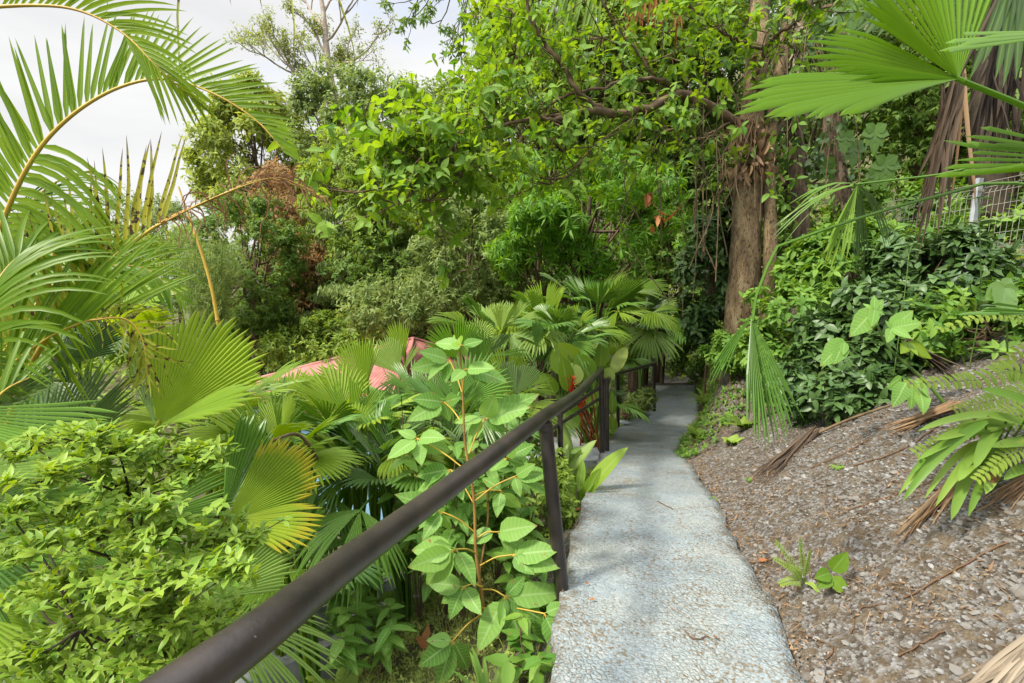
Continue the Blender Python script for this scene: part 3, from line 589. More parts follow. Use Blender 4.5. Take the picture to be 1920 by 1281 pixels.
hero(pl, P(130, 560, 2.9), P(240, 610, 2.7), 'fan_blue', R_=.42, spread=70, nseg=22, lobes=2, droop=.1, tipdroop=.4, tint=.1, split=.7, nrm=-FW + Z, pet=[c, P(20, 700, 2.7)], pleat=.5)
hero(pl, P(-60, 440, 2.5), P(120, 425, 2.5), 'fan_blue', R_=.48, spread=40, nseg=18, lobes=1, droop=.0, tipdroop=.1, tint=.9, split=.7, nrm=Z - FW, pet=[c, P(-130, 700, 2.4)], pleat=.5)
hero(pl, P(10, 400, 2.6), P(110, 352, 2.6), 'fan_green', R_=.32, spread=24, nseg=8, lobes=1, droop=.0, tipdroop=.1, tint=.2, split=.85, nrm=Z * .4 - FW, pet=[c, P(-100, 700, 2.4)], pleat=.5)
hero(pl, P(-80, 1150, 1.6), P(90, 1250, 1.5), 'fan_lime', R_=.42, spread=90, nseg=26, lobes=3, droop=.2, tipdroop=.6, tint=.3, split=.5, nrm=Z - FW * .4, pet=[c])
hero(pl, P(-100, 1020, 1.7), P(60, 1090, 1.6), 'fan_green', R_=.42, spread=90, nseg=26, lobes=3, droop=.2, tipdroop=.6, tint=.1, split=.5, nrm=Z - FW * .4, pet=[c])

# middle of the slope: pale and lime plants in front of the roof
c = P(700, 860, 4.4)
pl = thing('fan_palm', 'lime fan palm before the red roof, pale leaves drooping on its left', 'fan palm', gpt(c[0], c[1]), 'fan-leaved palms on the slope')
mb = MB(); tube(mb, spl([gpt(c[0], c[1]) - Z * .1, c], 6), .03, 8, bump=.1); mb.build('trunk', LM['stem_green'], pl)
hero(pl, P(683, 735, 4.4), P(655, 632, 4.5), 'fan_lime', spread=62, nseg=20, lobes=1, droop=0, tipdroop=.1, tint=.5, split=.75, nrm=-FW, pet=[c], pleat=.5)
hero(pl, P(683, 735, 4.4), P(585, 693, 4.3), 'fan_lime', spread=40, nseg=14, lobes=1, droop=0.02, tipdroop=.2, tint=.7, split=.8, nrm=-FW + Z, pleat=.5)
hero(pl, P(683, 736, 4.4), P(580, 745, 4.2), 'fan_pale', spread=50, nseg=16, lobes=2, droop=.12, tipdroop=.6, tint=.7, split=.6, nrm=-FW * .6 + Z, pleat=.5)
hero(pl, P(683, 738, 4.4), P(620, 800, 4.2), 'fan_lime', R_=.42, spread=60, nseg=14, lobes=2, droop=.2, tipdroop=.9, tint=.2, split=.45, nrm=-FW * .6 + Z, pleat=.5)
hero(pl, P(690, 655 + 60, 4.5), P(700, 632, 4.6), 'fan_lime', spread=26, nseg=8, lobes=1, droop=0, tipdroop=.1, tint=.8, split=.8, nrm=-FW + RT * .5, pet=[c], pleat=.5)
hero(pl, P(698, 793, 4.3), P(680, 750, 4.3), 'fan_green', spread=110, R_=.24, nseg=18, lobes=1, droop=0, tipdroop=.1, tint=.2, split=.85, nrm=-FW, pet=[c], pleat=.5)
c = P(770, 840, 5.2)
pl = thing('fan_palm', 'pale fan palm just right of the lime one, before the red roof peak', 'fan palm', gpt(c[0], c[1]), 'fan-leaved palms on the slope')
mb = MB(); tube(mb, spl([gpt(c[0], c[1]) - Z * .1, c], 6), .03, 8, bump=.1); mb.build('trunk', LM['stem_green'], pl)
hero(pl, P(748, 700, 5.2), P(718, 648, 5.3), 'fan_pale', R_=.42, spread=80, nseg=24, lobes=1, droop=0, tipdroop=.1, tint=.8, split=.8, nrm=-FW + Z * .3, pet=[c], pleat=.5)
hero(pl, P(758, 672, 5.3), P(742, 600, 5.4), 'fan_lime', spread=50, nseg=14, lobes=1, droop=0, tipdroop=.1, tint=.5, split=.7, nrm=-FW, pet=[c], pleat=.5)
hero(pl, P(752, 702, 5.2), P(790, 630, 5.3), 'fan_pale', R_=.36, spread=20, nseg=6, lobes=1, droop=0, tipdroop=.1, tint=.8, split=.8, nrm=-FW - RT * .5, pleat=.5)
hero(pl, P(745, 712, 5.1), P(712, 745, 4.9), 'fan_blue', R_=.32, spread=120, nseg=16, lobes=3, droop=.2, tipdroop=1.1, tint=.8, split=.35, nrm=-FW * .5 + Z, pet=[c], pleat=.5)
hero(pl, P(758, 706, 5.1), P(775, 760, 4.9), 'fan_pale', R_=.3, spread=70, nseg=14, lobes=2, droop=.3, tipdroop=1.1, tint=.3, split=.4, nrm=-FW * .7 + Z, pet=[c], pleat=.5)
c = P(860, 800, 5.6)
pl = thing('fan_palm', 'deep green fan palm with a broad jagged dark leaf right of the red roof peak', 'fan palm', gpt(c[0], c[1]), 'fan-leaved palms on the slope')
mb = MB(); tube(mb, spl([gpt(c[0], c[1]) - Z * .1, c], 6), .03, 8, bump=.1); mb.build('trunk', LM['stem_green'], pl)
hero(pl, P(862, 672, 5.6), P(840, 590, 5.7), 'fan_vivid', R_=.52, spread=125, nseg=30, lobes=2, droop=0.02, tipdroop=.15, tint=.0, split=.62, nrm=-FW + Z * .2, pet=[c], pleat=.55)
hero(pl, P(905, 690, 5.6), P(890, 610, 5.5), 'fan_green', spread=60, nseg=18, lobes=1, droop=.05, tipdroop=.3, tint=.3, split=.7, nrm=-FW + Z * .2, pet=[c], pleat=.55)
hero(pl, P(912, 668, 5.2), P(970, 612, 5.2), 'fan_blue', R_=.36, spread=22, nseg=6, lobes=1, droop=.05, tipdroop=.3, tint=.3, split=.8, nrm=-FW + Z * .9, pet=[c], pleat=.5)
hero(pl, P(914, 668, 5.2), P(1000, 655, 5.0), 'fan_green', R_=.44, spread=16, nseg=5, lobes=1, droop=.05, tipdroop=.3, tint=.9, split=.8, nrm=-FW + Z * .9, pleat=.5)
hero(pl, P(895, 640, 6.0), P(905, 590, 6.0), 'fan_pale', R_=.3, spread=120, nseg=18, lobes=1, droop=.05, tipdroop=.3, tint=.9, split=.7, nrm=-FW + Z * .9, pet=[c], pleat=.5)
c = P(975, 850, 4.7)
pl = thing('fan_palm', 'fan palm with a two-winged pleated mid-green leaf standing left of the slim lower stair railing', 'fan palm', gpt(c[0], c[1]), 'fan-leaved palms on the slope')
mb = MB(); tube(mb, spl([gpt(c[0], c[1]) - Z * .1, c], 6), .03, 8, bump=.1); mb.build('trunk', LM['stem_green'], pl)
hero(pl, P(968, 741, 4.6), P(995, 685, 4.7), 'fan_blue', R_=.34, spread=56, nseg=14, lobes=1, droop=0, tipdroop=.1, tint=.9, split=.9, nrm=-FW + Z * .2 - RT * .3, pet=[c], pleat=.5)
hero(pl, P(967, 741, 4.6), P(948, 680, 4.7), 'fan_blue', R_=.34, spread=40, nseg=10, lobes=1, droop=0, tipdroop=.1, tint=.6, split=.9, nrm=-FW + Z * .2 + RT * .4, pleat=.5)
hero(pl, P(1005, 655, 5.5), P(1010, 600, 5.5), 'fan_green', R_=.33, spread=36, nseg=9, lobes=1, droop=0, tipdroop=.1, tint=.1, split=.85, nrm=-FW + RT * .4, pet=[c], pleat=.5)
hero(pl, P(810, 808, 4.2), P(850, 760, 4.3), 'fan_blue', R_=.3, spread=90, nseg=18, lobes=2, droop=0, tipdroop=.2, tint=.6, split=.8, nrm=-FW + Z * .5, pet=[c], pleat=.5)
hero(pl, P(905, 790, 4.6), P(880, 740, 4.6), 'fan_blue', R_=.3, spread=100, nseg=18, lobes=2, droop=.1, tipdroop=.4, tint=.4, split=.7, nrm=-FW + Z * .5, pet=[c], pleat=.5)

G, B_, LI, PA = 'fan_green', 'fan_blue', 'fan_lime', 'fan_pale'
for lab, px, py, d, n, Rm, pet, mats, seed in [
    ('tallest fan palm of the central clump, against dark undergrowth below the mango tree', 1115, 640, 8.4, 18, .66, 1.0, (G, LI, G, B_), 3),
    ('silvery blue-green fan palm rightmost in the central clump, above the far railing corner', 1205, 650, 12., 18, .8, 1.1, (B_, G, PA), 5),
    ('lime-topped fan palm at the left shoulder of the tall clump, below the dense rounded bush', 1020, 670, 7.6, 14, .58, .85, (LI, G, LI, PA), 8),
    ('medium green fan palm between the lime-topped one and the heliconia with red flowers', 1060, 690, 7.2, 14, .55, .75, (G, LI, G), 12),
    ('low fan palm with fringed pale leaves hanging over the middle post of the far railing', 1165, 700, 10.8, 10, .5, .45, (LI, G), 15),
    ('pale fan palm half hidden behind the deep green one, below the dense rounded bush', 925, 680, 6.9, 12, .5, .7, (PA, LI, G), 17),
    ('blue-green fan palm low behind the orange-stemmed sapling, with finely split hanging leaves', 850, 860, 4.0, 13, .42, .5, (G, LI, B_), 21),
    ('dark fan palm deep in the shade left of the near handrail, with narrow star-shaped leaves', 740, 960, 3.4, 13, .42, .45, (B_, G, G), 24),
    ('shadowy fan palm beneath the lime one, its fringed leaves hanging left of the sapling', 660, 880, 3.9, 12, .46, .5, (LI, G, G), 28),
    ('small palm with grey-green split leaves by the blue house wall', 540, 850, 4.6, 13, .42, .55, (LI, PA, G), 31),
    ('fan palm left of the blue wall, hidden behind the big bright leaf', 400, 860, 3.8, 12, .5, .5, (LI, G, PA), 36),
    ('fan palm in the second row at the left, behind the dark blue-green blades', 150, 760, 4.2, 14, .62, .8, (LI, G, B_), 38),
    ('fan palm at the far left middle ground below the spotted dying frond', 20, 700, 4.6, 14, .62, .9, (LI, G, LI), 41),
    ('fan palm filling the dip between the handrail and the blue house wall, bright green', 690, 930, 3.5, 13, .4, .42, (G, LI, G), 61),
    ('bright fan palm just above the yellow-edged leaf, before the grey shrivelled frond', 520, 930, 3.2, 12, .42, .42, (LI, G, LI), 62),
    ('green fan palm below the red roof, directly in front of the blue wall', 725, 880, 4.7, 14, .42, .45, (G, PA, G), 63),
    ('dense green fan palm between the pale palm and the deep green palm', 790, 830, 4.9, 13, .42, .55, (G, LI, G), 64),
    ('low dark fan palm under the handrail, leaves spread over the drain channel', 560, 1120, 2.9, 10, .40, .35, (G, PA, LI), 44),
    ('fan palm rooted at the foot of the slope beneath the bushy lime shrub', 150, 1180, 2.9, 12, .5, .5, (G, B_), 47),
    ('fan palm in the dip between the deep green palm and the two-winged leaf', 950, 800, 5.4, 12, .46, .5, (LI, G, PA), 52),
    ('small fan palm in shade by the stair corner behind the heliconia', 1110, 780, 7.2, 9, .4, .4, (G, B_), 57)]:
    fan_plant(lab, P(px, py, d), n, Rm, pet, mats, seed)

# right foreground: big fan palm whose leaves come in from beyond the frame
c = P(2250, 420, 2.2)
pl = thing('fan_palm', 'fan palm at the right edge whose vivid leaf spreads over the dark trunks', 'fan palm', gpt(c[0], c[1]))
mb = MB(); tube(mb, spl([gpt(c[0], c[1]) - Z * .1, (gpt(c[0], c[1]) + c) / 2 + RT * .06, c], 10), .09, 10, bump=.1); mb.build('trunk', LM['bark'], pl)
hb = P(1797, 148, 1.75)
pet0 = [c, P(2020, 250, 1.9)]
def lf(tip, R_, sp, ns_, tint, nr, **k):
    a = dict(lobes=1, droop=0, cup=.05, tipdroop=.05, split=.86, pleat=.55); a.update(k)
    return hero(pl, hb, tip, 'fan_vivid', R_=R_, spread=sp, nseg=ns_, tint=tint, nrm=nr, **a)
a_ = MB()
fan(a_, hb, P(1440, 268, 1.62) - hb, -FW * .6 + Z * .9 + RT * .1, .88, spread=32, nseg=14, lobes=1, droop=.04, cup=.06, tipdroop=.08, tint=.75, split=.9, pleat=.55)
fan(a_, hb, P(1555, 112, 1.75) - hb, -FW * .9 + Z * .5, .54, spread=42, nseg=12, lobes=1, droop=.03, cup=.1, tipdroop=.45, tint=.8, split=.7, pleat=.55)
fan(a_, hb, P(1655, 15, 1.75) - hb, -FW, .50, spread=38, nseg=11, lobes=1, droop=0., cup=.1, tipdroop=.25, tint=.7, split=.75, pleat=.55)
fan(a_, hb, P(1785, -60, 1.8) - hb, -FW - RT * .35, .54, spread=42, nseg=11, lobes=1, droop=0., cup=.1, tipdroop=.1, tint=.4, split=.85, pleat=.55)
tube(a_, spl(pet0 + [hb, hb + nz(P(1700, 100, 1.8) - hb) * .03], 24), np.linspace(.013, .009, 24), 8, .2)
a_.build('leaf', LM['fan_vivid'], pl, False)
hero(pl, P(2060, 55, 1.5), P(1768, 95, 1.45), 'fan_green', spread=15, nseg=6, lobes=1, droop=0, tipdroop=0, tint=.9, split=.93, nrm=Z - FW * .5, pet=[c], pleat=.5, )
hero(pl, P(2120, 300, 1.7), P(1768, 290, 1.7), 'fan_green', spread=11, nseg=5, lobes=1, droop=0, tipdroop=0, tint=.6, split=.92, nrm=Z * .7 - FW, pet=[c], pleat=.5)
hero(pl, P(2120, 305, 1.6), P(1766, 352, 1.6), 'fan_vivid', spread=15, nseg=7, lobes=1, droop=0, tipdroop=0.05, tint=.3, split=.9, nrm=Z * .9 - FW * .6, pleat=.55)
hero(pl, P(1608, 345, 2.3), P(1500, 362, 2.3), 'fan_green', R_=.36, spread=40, nseg=10, lobes=2, droop=.2, tipdroop=1.4, tint=.9, split=.35, nrm=Z - FW * .3, pet=[c, P(1920, 314, 2.2), P(1740, 330, 2.3)], prad=.005, pleat=.5)
hero(pl, P(1608, 345, 2.3), P(1550, 470, 2.25), 'fan_lime', R_=.40, spread=24, nseg=9, lobes=1, droop=.05, tipdroop=.2, tint=.0, split=.75, nrm=-FW + RT * .3, pleat=.6)
hero(pl, P(1610, 345, 2.32), P(1640, 440, 2.4), 'fan_blue', R_=.30, spread=60, nseg=14, lobes=3, droop=.2, tipdroop=1.1, tint=.2, split=.4, nrm=-FW, pleat=.6)
k_ = P(1452, 462, 1.9)
hero(pl, P(1409, 592, 1.9), P(1445, 790, 1.85), 'fan_green', R_=.48, spread=42, nseg=17, lobes=2, droop=.0, tipdroop=.1, tint=.15, split=.62, nrm=-FW + RT * .25, pet=[c, P(1920, 345, 1.9), P(1765, 366, 1.9), P(1600, 412, 1.9), k_ + RT * .01, k_, k_ - Z * .012, P(1425, 535, 1.9)], prad=.0055, pleat=.6, gap=2)
hero(pl, P(1409, 592, 1.9), P(1345, 690, 1.85), 'fan_green', R_=.28, spread=14, nseg=6, lobes=1, droop=.12, tipdroop=.5, tint=.1, split=.6, nrm=-FW - RT * .8, pleat=.6)
hero(pl, P(2150, 590, 1.7), P(1775, 612, 1.7), 'fan_green', spread=3, nseg=2, lobes=1, droop=0, tipdroop=0, tint=.2, split=.93, nrm=Z, pet=[c], pleat=.6)
hero(pl, P(2010, 590, 1.7), P(1845, 578, 1.7), 'fan_green', spread=12, nseg=4, lobes=1, droop=0, tipdroop=0, tint=.1, split=.93, nrm=Z * .6 - FW, pet=[c], pleat=.5)
mb = MB()
for px, py, qx, qy, d in ((1700, -40, 1610, 75, 3.0), (1720, -40, 1640, 70, 3.0), (1740, -40, 1590, 60, 3.2), (1900, -40, 1840, 120, 2.4), (1905, -40, 1865, 150, 2.4), (1910, -30, 1880, 165, 2.4), (1915, -30, 1905, 150, 2.4), (1890, -30, 1815, 150, 2.6)):
    b = P(px, py, d); e_ = P(qx, qy, d); blades(mb, [b], [e_ - b], -FW, np.linalg.norm(e_ - b), .05, .1, 6, 'strap', .4)
tube(mb, spl([c, P(1990, -150, 2.4), P(1800, -60, 2.7), P(1690, -50, 3.0)], 20), .012, 6, .4)
mb.build('leaf', LM['fan_blue'], pl)
# dead leaves hanging from it
dd = thing('dead_leaf', 'bundle of dark brown dead leaf strips hanging below the vivid fan leaf', 'dead leaf', P(1785, 120, 3.2), 'dead leaf bundles hanging at the right')
mb = MB(); N = 26; b = P(1790, 150, 3.2) + rng.normal(0, .03, (N, 3)); tx = P(1740, 410, 3.2) + np.c_[rng.normal(0, .06, N), rng.normal(0, .06, N), rng.normal(0, .12, N)]
blades(mb, b, tx - b, -FW, np.linalg.norm(tx - b, axis=1), rng.uniform(.015, .04, N), .1, 7, 'strap', rng.uniform(0, 1, N), .5, .03); tube(mb, spl([P(1900, -60, 3.1), P(1795, 148, 3.2)], 6), .012, 6, .3); mb.build('strips', LM['dry_dark'], dd)
for lab, px, py, qx, qy, d, N, sp_, mt_ in (('single pale dry leaf stalk hanging straight down right of the dark bundle', 1803, 100, 1806, 400, 3.6, 2, .006, 'dry'),
        ('dense curtain of blackish dead leaves hanging before the dark trunk at the upper right', 1890, -60, 1862, 300, 4.6, 32, .14, 'thatch_black')):
    dd = thing('dead_leaf', lab, 'dead leaf', P(px, py, d), 'dead leaf bundles hanging at the right'); mb = MB(); b = P(px, py, d) + rng.normal(0, sp_, (N, 3)); tx = P(qx, qy, d) + np.c_[rng.normal(0, sp_ * 1.3, N), rng.normal(0, sp_, N), rng.normal(0, sp_, N)]
    blades(mb, b, tx - b, -FW, np.linalg.norm(tx - b, axis=1), rng.uniform(.015, .04, N), .1, 7, 'strap', rng.uniform(0, 1, N), .5, .03); mb.build('strips', LM[mt_], dd)

# ------------------------------------------------------------------ feather palm at the left
c = P(-260, 1150, 2.6)
ap_ = thing('feather_palm', 'tall feather palm at the left edge with arching yellow-green fronds against the sky', 'palm', gpt(c[0], c[1]))
mb = MB()
CRW = [P(-150, 760, 2.35) + RT * dx for dx in (-.12, 0., .1)]
for dx, q_ in zip((-.2, 0, .15), CRW): tube(mb, spl([gpt(c[0] + dx, c[1]) - Z * .1, P(-220, 980, 2.5) + RT * dx, q_, q_ + Z * .12 + RT * .02], 16), np.linspace(.04, .018, 16), 10, bump=.03)
mb.build('trunk', LM['stem_green'], ap_)
def fr(pts, hint, mat='areca', **k):
    mb = MB(); rb = MB(); frond(mb, PP(*pts), hint, rmb=rb, **k)
    s0 = P(*pts[0]); q_ = CRW[int(rng.integers(3))]
    if pts[0][0] < 100: tube(rb, spl([q_, q_ * .55 + s0 * .45 + Z * .08 - RT * .05, s0, P(*pts[0]) * .9 + P(*pts[1]) * .1], 14), np.linspace(k.get('rr', .012) * 1.4, k.get('rr', .012), 14), 7)
    o = mb.build('frond', LM[mat], ap_); rb.build('stalk', LM['stem_yellow'], o); return o
fr([(-60, 620, 2.3), (0, 430, 2.25), (60, 300, 2.2), (130, 220, 2.2), (220, 165, 2.2), (310, 148, 2.2), (400, 175, 2.2), (480, 225, 2.2), (530, 280, 2.2)], -FW * 1 + Z * .05, nl=84, Lm=.66, W=.036, ang=(80, 20), liftA=.0, liftB=.1, droopA=.06, droopB=1.6, rangeA=(.0, .995), rangeB=(.05, .42), tint=.45, rr=.013,
   lprof=lambda t: np.interp(t, [0, .3, .5, .8, 1], [1.05, .95, .62, .42, .15]))
fr([(-200, 60, 1.9), (-100, 28, 1.9), (0, 12, 1.9), (130, 15, 1.9), (225, 58, 1.9), (300, 130, 1.9), (372, 196, 1.95)], -FW * 1 - Z * .2, nl=52, Lm=.38, W=.02, ang=(50, 14), liftA=.1, liftB=.1, droopA=.5, droopB=.5, rangeA=(.1, .99), rangeB=(.72, .99), tint=.7, rr=.009)
fr([(0, 840, 2.2), (50, 700, 2.2), (150, 545, 2.2), (280, 432, 2.2), (400, 372, 2.2), (505, 335, 2.2), (610, 372, 2.2)], -FW + Z * .1, mat='areca_sick', nl=58, Lm=.50, W=.026, ang=(58, 30), liftA=.1, liftB=-.2, droopA=.1, droopB=1.0, rangeA=(.05, .62), rangeB=None, tint=.75, rr=.013, wob=.03, lprof=lambda t: np.interp(t, [0, .3, .55, .7, 1], [.8, .9, .95, .5, .2]))
fr([(290, 425, 2.19), (400, 371, 2.19), (505, 334, 2.19), (560, 345, 2.19), (615, 375, 2.19)], -FW + Z * .1, mat='areca_dead', nl=34, Lm=.17, W=.009, ang=(55, 20), liftA=.1, liftB=-.2, droopA=2.8, droopB=3.4, rangeA=(.0, 1), rangeB=(.0, 1), tint=.5, rr=.004, wob=.55, lj=.3)
fr([(-60, 900, 2.0), (0, 716, 2.05), (80, 640, 2.1), (170, 600, 2.1), (235, 600, 2.1), (272, 645, 2.1), (280, 715, 2.1)], -FW + Z * .2, nl=56, Lm=.62, W=.026, ang=(22, 30), liftA=.1, liftB=.1, droopA=.3, droopB=.5, rangeA=(.15, .72), rangeB=None, tint=.35, rr=.008, lprof=lambda t: np.interp(t, [0, .5, .72, 1], [.9, 1, .6, .3]))
fr([(170, 600, 2.09), (235, 598, 2.09), (268, 640, 2.09), (278, 722, 2.09)], -FW, mat='areca_sick', nl=22, Lm=.22, W=.014, ang=(60, 20), liftA=.1, liftB=.1, droopA=.6, droopB=.6, tint=.45, rr=.004, wob=.2)
fr([(-120, 700, 2.3), (-60, 560, 2.3), (10, 440, 2.4), (90, 350, 2.6), (170, 320, 2.8), (215, 345, 2.9)], -FW + RT * .3, nl=50, Lm=.42, W=.018, ang=(60, 20), liftA=.2, liftB=.2, droopA=.8, droopB=1.5, tint=.4, rr=.008, rangeA=None)
fr([(-80, 800, 1.9), (-50, 640, 1.9), (0, 520, 2.0), (60, 470, 2.1), (140, 480, 2.2)], -FW + Z * .4, nl=40, Lm=.5, W=.03, ang=(60, 20), liftA=.5, liftB=.3, droopA=.8, droopB=1.2, tint=.3, rr=.01)
fr([(-140, 900, 2.6), (20, 640, 2.7), (120, 520, 2.9), (260, 500, 3.0), (340, 560, 3.0)], -FW + Z * .4, nl=44, Lm=.5, W=.028, ang=(60, 20), liftA=.3, liftB=.3, droopA=.5, droopB=1.0, tint=.1, rr=.01)
fr([(-130, 800, 3.0), (40, 600, 3.1), (100, 470, 3.2), (80, 400, 3.3)], -FW + Z * .4, mat='areca_sick', nl=36, Lm=.55, W=.03, ang=(60, 20), liftA=.3, liftB=.3, droopA=.4, droopB=.7, tint=.1, rr=.01)
fr([(-130, 1000, 1.7), (-60, 830, 1.7), (0, 740, 1.75), (60, 705, 1.8)], -FW + Z * .4, nl=26, Lm=.42, W=.034, ang=(70, 25), liftA=.1, liftB=.1, droopA=.3, droopB=1.0, tint=.2, rr=.012, rangeB=None)
# overhead frond tips hanging into the top of the frame
oh = thing('feather_palm', 'overhead palm frond whose drooping leaflet tips hang into the top of the view', 'palm', P(150, -520, 2.4))
mb = MB(); frond(mb, PP((150, -520, 2.4), (300, -260, 2.4), (430, -150, 2.4), (600, -120, 2.4), (760, -150, 2.4)), -FW, nl=15, Lm=.58, W=.018, ang=(70, 60), liftA=.1, liftB=.1, droopA=2.4, droopB=2.6, rangeA=(.2, 1), rangeB=(.2, 1), rr=.01, wob=.09, lj=.35); mb.build('frond', LM['areca_sick'], oh)
# ------------------------------------------------------------------ trees, shrubs
def grow(p, d, Ln, r, lev, nch, spread, paths, tips, up=.15, wig=.18, shrink=.68):
    n = 5; pts = [np.array(p)]; d = nz(d)
    for k in range(n):
        d = nz(d + rng.normal(0, wig, 3) + Z * up * .3); pts.append(pts[-1] + d * Ln / n)
    pts = np.array(pts); paths.append((pts, np.linspace(r, r * .55, n + 1)))
    if lev == 0: tips.append((pts[-1], d)); tips.append((pts[3], nz(d + rng.normal(0, .5, 3)))); return
    for c in range(nch):
        k = n if c == 0 else rng.integers(2, n + 1); q = nz(np.cross(d, rng.normal(size=3)))
        a = spread * (.5 if c == 0 else rng.uniform(.7, 1.3)); nd = nz(d * math.cos(a) + q * math.sin(a) + Z * up)
        grow(pts[k], nd, Ln * shrink * rng.uniform(.8, 1.15), r * .58, lev - 1, nch, spread, paths, tips, up, wig, shrink)
def branches(mb, paths, ns=5):
    for pts, rd in paths: tube(mb, pts, rd, ns, .5, cap=False)
def crown_tips(c, rad, ncl, ntip, bias=.55, cr=.34, flat=1., updown=.25):
    """clump centres through the crown's volume; twig tips over each clump"""
    d = nz(rng.normal(size=(ncl, 3))); rr = rng.uniform(bias, 1, ncl) ** .6; cc = c + d * rr[:, None] * rad
    tp = []; td = []; rm = np.mean(rad)
    for k in range(ncl):
        n = int(ntip * rng.uniform(.6, 1.4)); e = nz(rng.normal(size=(n, 3)) + nz(cc[k] - c) * .5 + Z * updown)
        s = cr * rm * rng.uniform(.6, 1.3); q = cc[k] + e * (s * rng.uniform(.45, 1.05, (n, 1))) * [1, 1, flat]
        tp.append(q); td.append(nz(e + Z * .2 + rng.normal(0, .3, (n, 3))))
    return cc, np.vstack(tp), np.vstack(td)
def leaves(mb, tp, td, k, ln, wd, tpl=LEAF3, opn=(35, 85), grav=.35, curl=.2, along=.12, nup=.8, fold=1., tj=.3):
    M = len(tp); N = M * k; ph_ = rng.uniform(0, 6.28, M)[:, None] + np.arange(k)[None] * 2.4 + rng.normal(0, .3, (M, k)); ph_ = ph_.ravel()
    T = np.repeat(td, k, 0); ref = np.where(np.abs(T[:, 2:3]) > .9, np.array([[1., 0, 0]]), np.array([[0, 0, 1.]])); a = nz(np.cross(T, ref)); b = np.cross(T, a)
    o = R(1) * rng.uniform(*opn, N); rad = np.cos(ph_)[:, None] * a + np.sin(ph_)[:, None] * b
    d = nz(T * np.cos(o)[:, None] + rad * np.sin(o)[:, None] - Z * grav); nr = nz(T + Z * nup + rng.normal(0, .3, (N, 3)))
    s = np.tile(np.arange(k) / k, M); pos = np.repeat(tp, k, 0) - T * (s * along)[:, None]
    tint = np.clip(np.repeat(rng.uniform(.5 - tj, .5 + tj, M), k) + rng.normal(0, .15, N), 0, 1)
    inst(mb, tpl, pos, d, nr, ln * rng.uniform(.65, 1.2, N), wd * rng.uniform(.7, 1.15, N), tint, curl, fold); return mb
def tree(label, c, rad, leaf, mat, ncl=40, ntip=14, k=6, ln=.12, wd=.05, tpl=LEAF3, bark='bark', tr=.12, base=None, lean=(0, 0), opn=(35, 85), grav=.35, group=None, name='tree', cat='tree', seed=1, cr=.34, flat=1., bias=.55, updown=.25, limbs=True, trunkpts=None, curl=.2, along=.12, nup=.8, tj=.3):
    global rng
    sv = rng; rng = np.random.default_rng(seed); c = np.asarray(c, float); rad = np.asarray(rad, float)
    b = gpt(c[0] + lean[0], c[1] + lean[1]) if base is None else np.asarray(base, float); b[2] = min(b[2], c[2] - .2)
    th = thing(name, label, cat, b, group); cc, tp, td = crown_tips(c, rad, ncl, ntip, bias, cr, flat, updown)
    mb = MB(); tpts = spl([b - Z * .2, b * .6 + c * .4 + rng.normal(0, .04, 3) * rad, c - Z * rad[2] * .2, c + Z * rad[2] * .3] if trunkpts is None else trunkpts, 16)
    tube(mb, tpts, np.linspace(tr, tr * .35, 16), 9, bump=.05)
    if limbs:
        for q in cc[::(1 if ncl < 40 else 2)]:
            s = tpts[int(rng.integers(7, 14))]; m_ = s * .5 + q * .5 - Z * .12 * rad[2] + rng.normal(0, .06, 3) * rad
            tube(mb, spl([s, m_, q], 7), np.linspace(tr * .3, tr * .06, 7), 5, cap=False)
    mb.build('trunk', LM[bark], th); mb = MB(); leaves(mb, tp, td, k, ln, wd, tpl, opn, grav, curl, along, nup, tj=tj); mb.build('crown', LM[mat], th)
    rng = sv; return th
BG = 'trees on the hillside behind the garden'
